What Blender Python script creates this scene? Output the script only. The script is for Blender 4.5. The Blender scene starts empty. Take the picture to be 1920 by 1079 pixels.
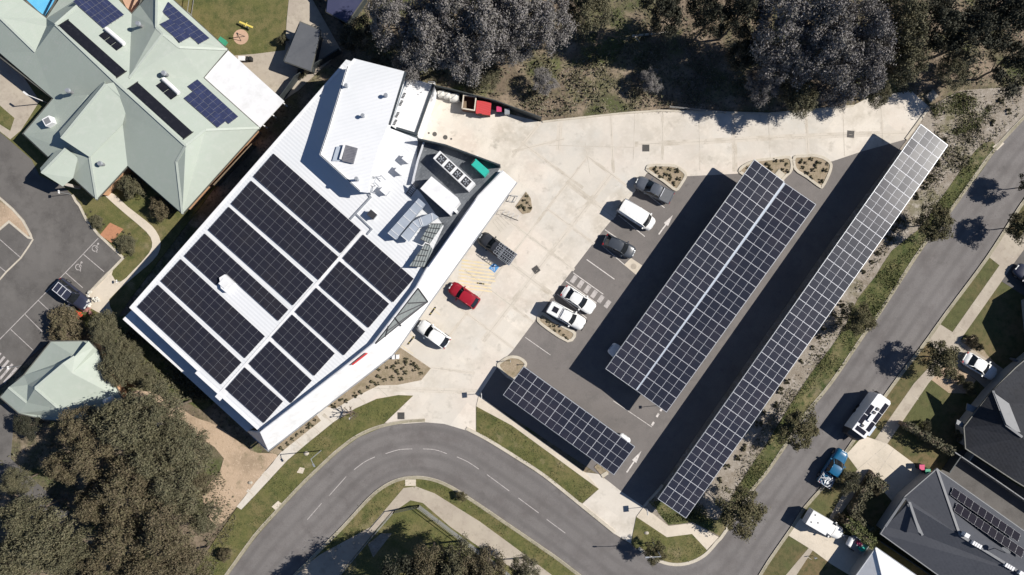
import bpy, bmesh, math, random
import numpy as np
from mathutils import Vector, Matrix
from mathutils.geometry import tessellate_polygon

R = math.radians
C = bpy.context.scene.collection
# metres per photo-map unit at ground level, survey height of the drone, map centre
S, H, CX, CY = 0.07, 92.0, 960.0, 539.5
SUN_EL, SUN_AZ = R(41), math.atan2(0.10, 1.0)


def P(px, py, z=0.0):
    k = S * (1 - z / H)
    return Vector(((px - CX) * k, (CY - py) * k, z))


def onplane(px, py, f, lift=0.0):
    """height at which the sight line of a map point meets the plane of three known roof points"""
    a, b, c = (P(*q) for q in f[:3])
    n = (b - a).cross(c - a)
    A = P(px, py, 0); B = Vector((-A.x / H, -A.y / H, 1))
    return (n.dot(a - A)) / n.dot(B) + lift


def PL(pts, z=0.0):
    return [P(x, y, z) for x, y in pts]


# ------------------------------------------------------------------ materials
def mk(name, base, rough=0.85, vary=(), bump=(), metal=0.0, spec=0.5, coat=0.0, wave=None, island=None, obj=False, slabs=None, lanes=None):
    """vary: (scale, detail, colour, lo, hi[, amount]); bump: (scale, strength); wave: (period, angle, strength)"""
    m = bpy.data.materials.new(name)
    m.use_nodes = True
    nt = m.node_tree
    N, L = nt.nodes, nt.links
    b = N['Principled BSDF']
    b.inputs['Roughness'].default_value = rough
    b.inputs['Metallic'].default_value = metal
    b.inputs['Specular IOR Level'].default_value = spec
    if coat:
        b.inputs['Coat Weight'].default_value = coat
        b.inputs['Coat Roughness'].default_value = 0.05
    b.inputs['Base Color'].default_value = (*base, 1)
    if obj:
        tc = N.new('ShaderNodeTexCoord'); pos = tc.outputs['Object']
    else:
        g = N.new('ShaderNodeNewGeometry'); pos = g.outputs['Position']
    col = None
    for k, v in enumerate(vary):
        t = N.new('ShaderNodeTexNoise')
        t.inputs['Scale'].default_value = v[0]
        t.inputs['Detail'].default_value = v[1]
        t.inputs['Roughness'].default_value = 0.62
        mp = N.new('ShaderNodeVectorMath'); mp.operation = 'ADD'
        mp.inputs[1].default_value = (13.7 * k, 7.1 * k, 3.3 * k)
        L.new(pos, mp.inputs[0]); L.new(mp.outputs[0], t.inputs['Vector'])
        r = N.new('ShaderNodeMapRange')
        r.inputs['From Min'].default_value = v[3]; r.inputs['From Max'].default_value = v[4]
        r.inputs['To Max'].default_value = v[5] if len(v) > 5 else 1.0
        r.clamp = True
        L.new(t.outputs['Fac'], r.inputs['Value'])
        mx = N.new('ShaderNodeMix'); mx.data_type = 'RGBA'
        if col is None:
            mx.inputs[6].default_value = (*base, 1)
        else:
            L.new(col, mx.inputs[6])
        mx.inputs[7].default_value = (*v[2], 1)
        L.new(r.outputs[0], mx.inputs[0])
        col = mx.outputs[2]
    if island:
        g2 = N.new('ShaderNodeNewGeometry')
        cr = N.new('ShaderNodeValToRGB')
        els = cr.color_ramp.elements
        els[0].color = (*island[0], 1); els[1].color = (*island[-1], 1)
        for i, c in enumerate(island[1:-1]):
            e = els.new((i + 1) / (len(island) - 1)); e.color = (*c, 1)
        L.new(g2.outputs['Random Per Island'], cr.inputs[0])
        if col is None:
            col = cr.outputs[0]
        else:
            mx = N.new('ShaderNodeMix'); mx.data_type = 'RGBA'
            mx.inputs[0].default_value = 0.55
            L.new(col, mx.inputs[6]); L.new(cr.outputs[0], mx.inputs[7]); col = mx.outputs[2]
    if slabs:        # (w, h, angle, colour, amount): slab to slab differences of a poured surface
        rt = N.new('ShaderNodeVectorRotate'); rt.rotation_type = 'Z_AXIS'; rt.inputs['Angle'].default_value = slabs[2]
        L.new(pos, rt.inputs['Vector'])
        bt = N.new('ShaderNodeTexBrick'); bt.offset = .35; bt.inputs['Scale'].default_value = 1
        bt.inputs['Mortar Size'].default_value = 0; bt.inputs['Brick Width'].default_value = slabs[0]; bt.inputs['Row Height'].default_value = slabs[1]
        bt.inputs['Color1'].default_value = (0, 0, 0, 1); bt.inputs['Color2'].default_value = (1, 1, 1, 1); bt.inputs['Bias'].default_value = 0
        L.new(rt.outputs[0], bt.inputs['Vector'])
        ml = N.new('ShaderNodeMath'); ml.operation = 'MULTIPLY'; ml.inputs[1].default_value = slabs[4]
        L.new(bt.outputs['Color'], ml.inputs[0])
        mx = N.new('ShaderNodeMix'); mx.data_type = 'RGBA'; L.new(ml.outputs[0], mx.inputs[0]); L.new(col, mx.inputs[6]); mx.inputs[7].default_value = (*slabs[3], 1); col = mx.outputs[2]
    if lanes:        # worn wheel paths across the width of a carriageway (UV v runs kerb to kerb)
        uv = N.new('ShaderNodeUVMap'); sx = N.new('ShaderNodeSeparateXYZ'); L.new(uv.outputs[0], sx.inputs[0])
        c = N.new('ShaderNodeMath'); c.operation = 'MULTIPLY'; c.inputs[1].default_value = 2 * math.pi * 4; L.new(sx.outputs[1], c.inputs[0])
        cs = N.new('ShaderNodeMath'); cs.operation = 'COSINE'; L.new(c.outputs[0], cs.inputs[0])
        nz_ = N.new('ShaderNodeTexNoise'); nz_.inputs['Scale'].default_value = .12; nz_.inputs['Detail'].default_value = 5; L.new(pos, nz_.inputs['Vector'])
        r = N.new('ShaderNodeMapRange'); r.inputs['From Min'].default_value = .1; r.inputs['From Max'].default_value = -1; r.inputs['To Max'].default_value = 1.0; L.new(cs.outputs[0], r.inputs['Value'])
        m1 = N.new('ShaderNodeMath'); m1.operation = 'MULTIPLY'; L.new(r.outputs[0], m1.inputs[0]); L.new(nz_.outputs['Fac'], m1.inputs[1])
        m2 = N.new('ShaderNodeMath'); m2.operation = 'MULTIPLY'; m2.inputs[1].default_value = lanes[1]; L.new(m1.outputs[0], m2.inputs[0])
        mx = N.new('ShaderNodeMix'); mx.data_type = 'RGBA'; L.new(m2.outputs[0], mx.inputs[0]); L.new(col, mx.inputs[6]); mx.inputs[7].default_value = (*lanes[0], 1); col = mx.outputs[2]
    if col is not None:
        L.new(col, b.inputs['Base Color'])
    prev = None
    for sc, st in bump:
        t = N.new('ShaderNodeTexNoise')
        t.inputs['Scale'].default_value = sc; t.inputs['Detail'].default_value = 3
        L.new(pos, t.inputs['Vector'])
        bp = N.new('ShaderNodeBump')
        bp.inputs['Strength'].default_value = st; bp.inputs['Distance'].default_value = 0.05
        L.new(t.outputs['Fac'], bp.inputs['Height'])
        if prev: L.new(prev, bp.inputs['Normal'])
        prev = bp.outputs[0]
    if wave:
        rt = N.new('ShaderNodeVectorRotate'); rt.rotation_type = 'Z_AXIS'
        rt.inputs['Angle'].default_value = wave[1]
        L.new(pos, rt.inputs['Vector'])
        w = N.new('ShaderNodeTexWave'); w.wave_type = 'BANDS'; w.bands_direction = 'X'
        w.inputs['Scale'].default_value = 0.314 / wave[0]
        w.inputs['Distortion'].default_value = 0
        L.new(rt.outputs[0], w.inputs['Vector'])
        bp = N.new('ShaderNodeBump')
        bp.inputs['Strength'].default_value = wave[2]; bp.inputs['Distance'].default_value = 0.04
        L.new(w.outputs['Fac'], bp.inputs['Height'])
        if prev: L.new(prev, bp.inputs['Normal'])
        prev = bp.outputs[0]
    if prev:
        L.new(prev, b.inputs['Normal'])
    return m


M = {}
M['litter'] = mk('bush_litter', (.15, .115, .08), 1, [(.1, 4, (.07, .08, .028), .46, .6), (.3, 6, (.29, .225, .165), .48, .66), (.22, 5, (.09, .11, .03), .56, .68, .8), (2.6, 3, (.05, .04, .03), .52, .7), (7, 2, (.3, .25, .2), .6, .78)], [(5, .8)])
M['mulch'] = mk('garden_mulch', (.3, .24, .17), 1, [(1.2, 4, (.2, .165, .1), .45, .7), (5, 3, (.42, .35, .26), .55, .75), (9, 2, (.12, .095, .06), .6, .75)], [(9, .8)])
M['gravel'] = mk('gravel_strip', (.28, .245, .205), 1, [(.4, 5, (.21, .175, .135), .44, .64), (.2, 5, (.13, .12, .06), .56, .66, .85), (1.5, 5, (.42, .38, .34), .54, .72), (3, 4, (.12, .1, .075), .57, .72), (9, 2, (.5, .46, .41), .6, .76)], [(9, .9)])
M['dirt'] = mk('bare_dirt', (.44, .33, .235), 1, [(.25, 5, (.3, .225, .155), .45, .66), (.5, 6, (.17, .145, .085), .57, .72), (4, 3, (.5, .39, .29), .55, .75), (3, 5, (.24, .17, .115), .58, .74, .7), (9, 2, (.2, .15, .1), .62, .75)], [(6, .7)])
M['grass'] = mk('mown_grass', (.112, .112, .035), 1, [(.22, 5, (.165, .135, .06), .42, .66), (.35, 7, (.24, .195, .115), .6, .72, .8), (.9, 5, (.062, .075, .02), .45, .68), (5, 3, (.17, .15, .06), .56, .75), (8, 2, (.04, .05, .015), .56, .74)], [(8, .9)])
M['lawn'] = mk('house_lawn', (.085, .09, .032), 1, [(.16, 5, (.15, .11, .055), .42, .62), (1.2, 5, (.06, .065, .022), .45, .68), (6, 3, (.13, .115, .05), .56, .75)], [(8, .8)])
M['weeds'] = mk('weedy_grass', (.085, .09, .03), 1, [(.3, 5, (.19, .16, .08), .44, .64), (.12, 4, (.22, .18, .12), .52, .66, .8), (1.3, 5, (.035, .055, .012), .45, .66), (3.5, 3, (.19, .18, .07), .58, .75), (7, 2, (.03, .04, .012), .55, .72)], [(5, 1)])
M['asphalt'] = mk('street_asphalt', (.16, .149, .145), .92, [(.05, 4, (.19, .177, .172), .42, .62), (.3, 6, (.115, .103, .1), .46, .7, .9), (1.8, 6, (.18, .165, .158), .55, .78, .7), (.5, 9, (.095, .086, .083), .6, .72, .7), (14, 2, (.09, .08, .077), .5, .75, .8)], [(16, .35)], lanes=((.1, .092, .09), .8))
M['carpark'] = mk('carpark_asphalt', (.155, .14, .133), .92, [(.09, 4, (.185, .167, .158), .42, .62), (.45, 6, (.125, .115, .11), .48, .72, .8), (1.6, 5, (.19, .175, .165), .55, .8, .6), (.9, 8, (.1, .092, .088), .62, .74, .7), (14, 2, (.1, .094, .088), .5, .75, .8)], [(16, .35)])
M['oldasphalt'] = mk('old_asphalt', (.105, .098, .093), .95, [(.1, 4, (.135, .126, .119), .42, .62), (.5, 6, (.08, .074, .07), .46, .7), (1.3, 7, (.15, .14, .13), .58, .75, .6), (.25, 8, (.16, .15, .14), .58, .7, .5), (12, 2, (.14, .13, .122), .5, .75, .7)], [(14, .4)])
M['concrete'] = mk('pale_concrete', (.6, .545, .475), .9, [(.06, 3, (.55, .53, .49), .4, .6), (.14, 5, (.67, .615, .54), .45, .62), (.28, 7, (.42, .375, .31), .48, .72, .95), (.09, 4, (.62, .53, .46), .52, .66, .6), (1.5, 6, (.68, .62, .55), .5, .7, .6), (.7, 9, (.3, .27, .225), .58, .74, .8), (10, 3, (.5, .45, .39), .5, .75, .5)], [(12, .2)], slabs=(4.4, 3.9, R(37), (.49, .455, .405), .5))
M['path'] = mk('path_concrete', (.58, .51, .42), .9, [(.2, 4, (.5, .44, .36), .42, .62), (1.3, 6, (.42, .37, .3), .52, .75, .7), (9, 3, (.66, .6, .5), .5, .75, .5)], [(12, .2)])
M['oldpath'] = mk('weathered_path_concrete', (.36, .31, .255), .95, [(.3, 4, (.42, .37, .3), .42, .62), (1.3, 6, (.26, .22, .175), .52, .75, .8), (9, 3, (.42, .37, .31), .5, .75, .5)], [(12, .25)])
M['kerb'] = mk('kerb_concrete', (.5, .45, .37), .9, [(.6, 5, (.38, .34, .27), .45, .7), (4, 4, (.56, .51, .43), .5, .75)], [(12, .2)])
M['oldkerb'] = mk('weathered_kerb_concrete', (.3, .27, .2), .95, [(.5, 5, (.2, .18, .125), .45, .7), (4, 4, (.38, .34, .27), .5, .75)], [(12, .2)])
M['joint'] = mk('concrete_joint', (.38, .345, .29), 1, [(.7, 5, (.55, .495, .425), .42, .6), (6, 3, (.26, .235, .2), .52, .75)])
M['stain'] = mk('joint_staining', (.56, .51, .445), 1, [(.35, 7, (.42, .375, .31), .5, .68), (1.6, 6, (.34, .3, .25), .56, .74, .8), (6, 3, (.52, .47, .4), .5, .75, .5)])
M['paint_white'] = mk('road_paint_white', (.62, .58, .55), .8, [(4, 4, (.3, .28, .27), .5, .72), (14, 3, (.2, .19, .18), .58, .75)])
M['paint_pale'] = mk('road_paint_worn', (.42, .39, .375), .8, [(3, 5, (.2, .185, .18), .48, .7), (14, 3, (.5, .46, .45), .5, .75)])
M['paint_yellow'] = mk('road_paint_yellow', (.66, .55, .33), .8, [(1.2, 6, (.6, .53, .42), .46, .64), (4, 4, (.56, .5, .42), .5, .72)])
M['paint_blue'] = mk('road_paint_blue', (.06, .23, .5), .7, [(4, 4, (.12, .3, .55), .5, .72)])
M['pavers'] = mk('brick_paving', (.42, .2, .11), .9, [(3, 4, (.32, .15, .085), .48, .7)], [(10, .3)])
M['tan_court'] = mk('tan_play_surface', (.5, .33, .23), .9, [(.6, 5, (.42, .28, .2), .45, .7)])
M['blue_court'] = mk('blue_play_surface', (.1, .42, .7), .8, [(.5, 5, (.14, .5, .75), .45, .7)])
M['grate'] = mk('iron_grate', (.09, .085, .08), .7, [(9, 3, (.14, .13, .12), .5, .75)], metal=.3)
M['white_roof'] = mk('white_metal_roof', (.64, .65, .67), .5, [(.1, 4, (.6, .62, .64), .45, .7), (1.5, 5, (.58, .58, .58), .58, .8, .6)], wave=(.42, R(-48), .24))
M['white_roof2'] = mk('white_metal_roof_across', (.68, .69, .71), .5, [(.1, 4, (.6, .62, .64), .45, .7), (1.5, 5, (.58, .58, .58), .58, .8, .6)], wave=(.42, R(75), .45))
M['white_flat'] = mk('white_flashing', (.72, .72, .73), .5, [(.8, 5, (.62, .62, .62), .5, .75), (.25, 8, (.52, .51, .49), .62, .76, .6)])
M['navy'] = mk('navy_cladding', (.025, .07, .115), .5, [(.6, 4, (.03, .085, .135), .45, .7)], wave=(.3, R(50), .3))
M['navy_dark'] = mk('dark_wall_cladding', (.03, .04, .05), .6, [(.6, 4, (.045, .055, .065), .45, .7)])
M['red_sign'] = mk('red_sign', (.6, .04, .04), .5, [(2, 3, (.5, .03, .03), .4, .7)])
M['mint'] = mk('mint_metal_roof', (.36, .405, .355), .6, [(.12, 4, (.335, .375, .33), .42, .65), (1.2, 5, (.405, .43, .395), .5, .75, .6), (5, 3, (.325, .35, .32), .55, .8, .5)], wave=(.4, R(45), .04))
M['mint_ridge'] = mk('mint_ridge_capping', (.42, .46, .41), .55, [(1.2, 5, (.37, .41, .365), .5, .75)])
M['gutter'] = mk('dark_gutter', (.1, .1, .09), .6, [(2, 3, (.14, .14, .12), .5, .7)])
M['brick'] = mk('orange_brick', (.52, .3, .17), .9, [(3, 4, (.4, .21, .11), .48, .7), (9, 2, (.56, .36, .22), .5, .7)], [(10, .3)])
M['greyroof'] = mk('charcoal_metal_roof', (.068, .072, .085), .8, [(.3, 4, (.076, .08, .094), .42, .65), (3, 4, (.058, .062, .074), .5, .75)], wave=(.4, R(-35), .06), spec=.15)
M['darkroof'] = mk('dark_tile_roof', (.043, .045, .052), .85, [(.3, 4, (.04, .041, .046), .42, .65), (3, 4, (.028, .029, .033), .5, .75)], wave=(.35, R(-35), .1), spec=.1)
M['greycap'] = mk('grey_ridge_capping', (.19, .195, .205), .5, [(2, 4, (.15, .155, .165), .5, .75)])
M['shed'] = mk('grey_shed_roof', (.1, .105, .115), .6, [(.5, 4, (.115, .12, .13), .45, .7), (4, 4, (.085, .09, .1), .5, .8)])
M['bluetile'] = mk('navy_shed_roof', (.035, .04, .09), .7, [(.6, 4, (.05, .055, .11), .45, .7)])
M['render'] = mk('rendered_wall', (.42, .39, .35), .9, [(1, 4, (.36, .33, .3), .45, .7)])
M['alu'] = mk('panel_frame_aluminium', (.6, .61, .65), .5, [(3, 3, (.5, .51, .55), .45, .7)], metal=.1)
M['alu_dark'] = mk('dark_panel_frame', (.21, .215, .235), .5, [(3, 3, (.17, .175, .19), .45, .7)], metal=.3)
M['cell'] = mk('mono_solar_cells', (.021, .021, .03), .1, [(.18, 3, (.025, .024, .03), .45, .65), (2.2, 2, (.017, .018, .026), .5, .75)], spec=.45)
M['cellc'] = mk('carport_solar_cells', (.021, .023, .035), .205, [(.18, 3, (.031, .03, .042), .45, .65), (.9, 3, (.021, .024, .037), .5, .75)], spec=.5)
M['cell_dull'] = mk('low_gloss_solar_cells', (.02, .018, .025), .06, [(1.5, 3, (.02, .019, .026), .45, .7)], spec=.12)  # reflection kept weak so these panels show no sun glare
M['poly'] = mk('blue_poly_solar_cells', (.028, .034, .075), .2, [(1.6, 3, (.036, .044, .1), .45, .7)], spec=.4)
M['blackmat'] = mk('black_pool_heating', (.011, .012, .018), .7, [(2, 4, (.02, .021, .028), .5, .75)], spec=.05)
M['galv'] = mk('galvanised_steel', (.42, .44, .47), .45, [(1.5, 4, (.34, .36, .39), .45, .7)], metal=.5)
M['galv_flat'] = mk('grey_sheet_metal', (.42, .47, .54), .5, [(.8, 4, (.36, .41, .48), .45, .7)], metal=.1)
M['mesh'] = mk('grey_screen_mesh', (.2, .22, .22), .6, [(2, 3, (.16, .18, .18), .45, .7)], wave=(.3, R(20), 1.0))
M['duct'] = mk('duct_metal', (.36, .4, .46), .5, [(.8, 4, (.31, .35, .41), .45, .7)], metal=.1)
M['deck'] = mk('plant_deck_grey', (.11, .12, .135), .7, [(.8, 5, (.07, .078, .09), .45, .65), (3, 3, (.17, .18, .195), .56, .72)], wave=(.3, R(50), .3))  # grey floor, with the shade of the screens mixed into its colour
M['dark_metal'] = mk('dark_steel', (.045, .045, .05), .5, [(2, 3, (.06, .06, .065), .45, .7)], metal=.3)
M['black'] = mk('black_rubber', (.015, .015, .016), .8, [(5, 3, (.022, .022, .023), .45, .7)])
M['glass'] = mk('tinted_car_glass', (.012, .014, .017), .08, [(2, 2, (.016, .019, .022), .45, .7)], spec=.6)
M['lamp_glass'] = mk('lamp_lens', (.6, .62, .62), .2, [(2, 2, (.5, .52, .54), .45, .7)])
M['tail'] = mk('tail_lens', (.3, .015, .015), .3, [(2, 2, (.24, .012, .012), .45, .7)])
for nm, c in dict(white=(.78, .78, .77), red=(.3, .012, .025), darkgrey=(.085, .095, .115), charcoal=(.045, .052, .065), black=(.028, .03, .036),
                  blue=(.008, .1, .21), navyblk=(.03, .033, .055), paleblue=(.3, .44, .6)).items():
    M['car_' + nm] = mk('car_paint_' + nm, c, .32, [(3, 2, tuple(x * .9 for x in c), .45, .7)], coat=.5)
M['rim'] = mk('wheel_rim', (.35, .35, .36), .35, [(3, 3, (.28, .28, .29), .45, .7)], metal=.7)
M['skip_red'] = mk('red_skip_lid', (.5, .05, .055), .6, [(2, 4, (.5, .045, .045), .45, .7)], wave=(.22, R(75), .5))
M['skip_rust'] = mk('rusty_brown_skip', (.16, .075, .05), .9, [(2, 5, (.1, .045, .03), .45, .7)])
M['skip_white'] = mk('pale_skip_rim', (.6, .54, .46), .8, [(2, 5, (.48, .42, .35), .45, .7)])
M['bag'] = mk('white_bulk_bag', (.7, .68, .64), .9, [(2, 5, (.58, .56, .52), .45, .7)], [(3, .5)])
M['pink'] = mk('pink_plastic', (.55, .05, .15), .5, [(3, 3, (.45, .04, .12), .45, .7)])
M['teal'] = mk('teal_cover', (.02, .42, .33), .5, [(2, 3, (.03, .36, .29), .45, .7)])
M['greenbox'] = mk('green_plastic', (.05, .3, .18), .5, [(3, 3, (.04, .25, .15), .45, .7)])
M['yellow'] = mk('yellow_plastic', (.75, .6, .12), .5, [(3, 3, (.68, .55, .2), .45, .7)])
M['timber'] = mk('weathered_timber', (.2, .15, .1), .9, [(3, 4, (.14, .1, .07), .45, .7)])
M['fence'] = mk('dark_fence_steel', (.035, .042, .045), .6, [(1.5, 4, (.05, .058, .06), .45, .7)])
M['fence_grey'] = mk('grey_fence_steel', (.25, .25, .24), .6, [(1.5, 4, (.2, .2, .19), .45, .7)])
M['bark'] = mk('tree_bark', (.13, .1, .075), 1, [(2, 5, (.2, .165, .13), .45, .7)], [(6, .5)])
M['gumleaf'] = mk('grey_gum_leaves', (.125, .115, .115), .8, [(.5, 3, (.17, .155, .16), .42, .66)], island=[(.11, .103, .096), (.2, .188, .182), (.31, .29, .29), (.15, .145, .1), (.23, .215, .195)])
M['oliveleaf'] = mk('olive_gum_leaves', (.075, .075, .042), .8, [(.5, 3, (.105, .095, .05), .42, .66)], island=[(.05, .054, .026), (.1, .094, .05), (.17, .15, .09), (.08, .066, .04), (.12, .12, .06)])
M['brownleaf'] = mk('brown_gum_leaves', (.1, .076, .046), .8, [(.5, 3, (.085, .07, .036), .42, .66)], island=[(.06, .05, .028), (.115, .092, .052), (.17, .138, .085), (.08, .078, .036), (.115, .11, .052)])
M['darkleaf'] = mk('dark_tree_leaves', (.028, .03, .016), .8, [(.5, 3, (.038, .038, .022), .42, .66)], island=[(.016, .02, .01), (.03, .03, .017), (.05, .046, .028)])  # leaf colour darkened to carry the deep shade of these crowns
M['streetleaf'] = mk('street_tree_leaves', (.085, .075, .032), .8, [(.7, 3, (.07, .075, .027), .42, .66)], island=[(.05, .052, .02), (.09, .08, .034), (.13, .11, .05), (.075, .05, .028)])
M['hedgeleaf'] = mk('hedge_leaves', (.09, .1, .03), .8, [(.7, 3, (.07, .09, .025), .42, .66)], island=[(.05, .065, .018), (.1, .11, .033), (.16, .155, .06)])
M['weedleaf'] = mk('weed_leaves', (.085, .095, .03), .9, [(1, 3, (.06, .075, .02), .42, .66)], island=[(.05, .062, .018), (.1, .105, .034), (.2, .185, .075)])
M['tuftleaf'] = mk('tuft_leaves', (.1, .09, .05), .9, [(1, 3, (.08, .075, .04), .42, .66)], island=[(.05, .05, .028), (.11, .1, .055), (.17, .15, .09)])
M['whiteflower'] = mk('white_blossom', (.75, .73, .68), .9, [(2, 3, (.6, .58, .5), .45, .7)])
M['redflower'] = mk('red_blossom', (.6, .07, .03), .9, [(2, 3, (.5, .12, .05), .45, .7)])
M['pinkflower'] = mk('pink_blossom', (.48, .24, .22), .9, [(2, 3, (.3, .15, .12), .45, .7)])
M['rock'] = mk('pale_rock', (.42, .38, .32), .9, [(2, 4, (.3, .27, .22), .45, .7)])


# ------------------------------------------------------------------ mesh helpers
class MB:
    def __init__(s):
        s.v, s.f, s.m = [], [], []

    def add(s, vs, fs, mi=0):
        o = len(s.v)
        s.v += [tuple(v) for v in vs]
        s.f += [tuple(i + o for i in f) for f in fs]
        s.m += [mi] * len(fs)
        return s

    def box(s, x0, x1, y0, y1, z0, z1, mi=0, mat=None):
        vs = [Vector(p) for p in ((x0, y0, z0), (x1, y0, z0), (x1, y1, z0), (x0, y1, z0), (x0, y0, z1), (x1, y0, z1), (x1, y1, z1), (x0, y1, z1))]
        if mat is not None: vs = [mat @ v for v in vs]
        return s.add(vs, [(3, 2, 1, 0), (4, 5, 6, 7), (0, 1, 5, 4), (1, 2, 6, 5), (2, 3, 7, 6), (3, 0, 4, 7)], mi)

    def prism(s, pts, z0, z1, mi=0, ms=None):
        pts = [Vector((p[0], p[1], 0)) for p in pts]
        if area(pts) < 0: pts = pts[::-1]
        n = len(pts)
        vs = [(p.x, p.y, z0) for p in pts] + [(p.x, p.y, z1) for p in pts]
        tris = tessellate_polygon([pts])
        top = [t if nz(pts, t) > 0 else t[::-1] for t in tris]
        s.add(vs, [tuple(i + n for i in t) for t in top] + [t[::-1] for t in top], mi)
        s.add(vs, [(i, (i + 1) % n, n + (i + 1) % n, n + i) for i in range(n)], mi if ms is None else ms)
        return s

    def sheet(s, pts, z, mi=0):
        pts = [Vector((p[0], p[1], 0)) for p in pts]
        top = [t if nz(pts, t) > 0 else t[::-1] for t in tessellate_polygon([pts])]
        return s.add([(p.x, p.y, z) for p in pts], top, mi)

    def poly3(s, pts, mi=0):
        pts = [Vector(p) for p in pts]
        top = [t if nz(pts, t) > 0 else t[::-1] for t in tessellate_polygon([[Vector((p.x, p.y, 0)) for p in pts]])]
        return s.add(pts, top, mi)

    def tube(s, p0, p1, r0, r1=None, n=8, mi=0, cap=True):
        p0, p1 = Vector(p0), Vector(p1)
        r1 = r0 if r1 is None else r1
        d = (p1 - p0).normalized()
        a = d.orthogonal().normalized(); b = d.cross(a)
        vs = []
        for p, r in ((p0, r0), (p1, r1)):
            for i in range(n):
                t = 2 * math.pi * i / n
                vs.append(p + (a * math.cos(t) + b * math.sin(t)) * r)
        fs = [(i, (i + 1) % n, n + (i + 1) % n, n + i) for i in range(n)]
        if cap: fs += [tuple(range(n))[::-1], tuple(range(n, 2 * n))]
        return s.add(vs, fs, mi)

    def bar(s, p0, p1, w, h, mi=0):
        p0, p1 = Vector(p0), Vector(p1)
        d = p1 - p0
        u = d.normalized()
        sd = u.cross(Vector((0, 0, 1)))
        sd = sd.normalized() if sd.length > 1e-4 else Vector((1, 0, 0))
        up = sd.cross(u)
        mt = Matrix((u, sd, up)).transposed().to_4x4(); mt.translation = p0
        return s.box(0, d.length, -w / 2, w / 2, -h / 2, h / 2, mi, mt)

    def ribbon(s, pts, w, z0, z1, mi=0, side=0.0):
        """a strip of width w along a polyline; side shifts it off the line"""
        pts = [Vector((p[0], p[1], 0)) for p in pts]
        n = len(pts)
        A, B = [], []
        for i, p in enumerate(pts):
            d0 = (pts[i] - pts[i - 1]).normalized() if i > 0 else None
            d1 = (pts[i + 1] - pts[i]).normalized() if i < n - 1 else None
            if d0 is None: d0 = d1
            if d1 is None: d1 = d0
            t = (d0 + d1).normalized()
            nr = Vector((-t.y, t.x, 0))
            k = 1 / max(.4, nr.dot(Vector((-d0.y, d0.x, 0))))
            A.append(p + nr * (side + w / 2) * k); B.append(p + nr * (side - w / 2) * k)
        for i in range(n - 1):
            q = [A[i], B[i], B[i + 1], A[i + 1]]
            vs = [(a.x, a.y, z1) for a in q] + [(a.x, a.y, z0) for a in q]
            fs = [(0, 1, 2, 3), (0, 3, 7, 4), (1, 5, 6, 2)]
            if i == 0: fs.append((0, 4, 5, 1))
            if i == n - 2: fs.append((3, 2, 6, 7))
            s.add(vs, fs, mi)
        return s

    def disc(s, c, r, z, n=20, mi=0):
        return s.add([(c[0] + r * math.cos(2 * math.pi * i / n), c[1] + r * math.sin(2 * math.pi * i / n), z) for i in range(n)], [tuple(range(n))], mi)

    def build(s, name, mats, parent=None, org=None, smooth=False):
        me = bpy.data.meshes.new(name)
        o_ = Vector(org) if org is not None else Vector((0, 0, 0))
        me.from_pydata([(v[0] - o_.x, v[1] - o_.y, v[2] - o_.z) for v in s.v], [], s.f)
        mats = mats if isinstance(mats, (list, tuple)) else [mats]
        for m in mats: me.materials.append(M[m] if isinstance(m, str) else m)
        if len(mats) > 1: me.polygons.foreach_set('material_index', s.m)
        me.polygons.foreach_set('use_smooth', [smooth] * len(s.f))
        me.update()
        ob = bpy.data.objects.new(name, me)
        C.objects.link(ob)
        if parent is not None: ob.parent = parent
        elif org is not None: ob.location = o_
        return ob


def area(p):
    return sum(p[i].x * p[(i + 1) % len(p)].y - p[(i + 1) % len(p)].x * p[i].y for i in range(len(p))) / 2


def nz(p, t):
    a, b, c = p[t[0]], p[t[1]], p[t[2]]
    return (b.x - a.x) * (c.y - a.y) - (b.y - a.y) * (c.x - a.x)


def inset(pts, d):
    pts = [Vector((p[0], p[1], 0)) for p in pts]
    if area(pts) < 0: pts = pts[::-1]
    out = []
    n = len(pts)
    for i in range(n):
        d0 = (pts[i] - pts[i - 1]).normalized(); d1 = (pts[(i + 1) % n] - pts[i]).normalized()
        n0 = Vector((-d0.y, d0.x, 0)); n1 = Vector((-d1.y, d1.x, 0))
        b = (n0 + n1).normalized()
        out.append(pts[i] + b * d / max(.35, b.dot(n0)))
    return out


def spline(pts, k=5, closed=False):
    pts = [Vector((p[0], p[1], 0)) for p in pts]
    n = len(pts); out = []
    rng = range(n if closed else n - 1)
    for i in rng:
        g = (lambda j: pts[j % n]) if closed else (lambda j: pts[min(max(j, 0), n - 1)])
        p0, p1, p2, p3 = g(i - 1), g(i), g(i + 1), g(i + 2)
        for q in range(k):
            t = q / k
            out.append(.5 * ((2 * p1) + (p2 - p0) * t + (2 * p0 - 5 * p1 + 4 * p2 - p3) * t * t + (3 * p1 - p0 - 3 * p2 + p3) * t ** 3))
    if not closed: out.append(pts[-1])
    return out


def tag(o, label=None, cat=None, group=None, kind=None):
    if label: o['label'] = label
    if cat: o['category'] = cat
    if group: o['group'] = group
    if kind: o['kind'] = kind
    return o


def thing(name, label, cat, loc=(0, 0, 0), rz=0.0, group=None):
    o = bpy.data.objects.new(name, None)
    C.objects.link(o)
    o.location = loc; o.rotation_euler = (0, 0, rz)
    o.empty_display_size = .3
    return tag(o, label, cat, group)


def dup(root, loc, rz=0.0, label=None, scale=None):
    r = root.copy(); C.objects.link(r)
    r.location = loc; r.rotation_euler = (0, 0, rz)
    if scale: r.scale = scale if hasattr(scale, '__len__') else (scale,) * 3
    if label: r['label'] = label
    for ch in list(root.children):
        c = ch.copy(); C.objects.link(c); c.parent = r
        for g in list(ch.children):
            d = g.copy(); C.objects.link(d); d.parent = c
    return r


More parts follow.
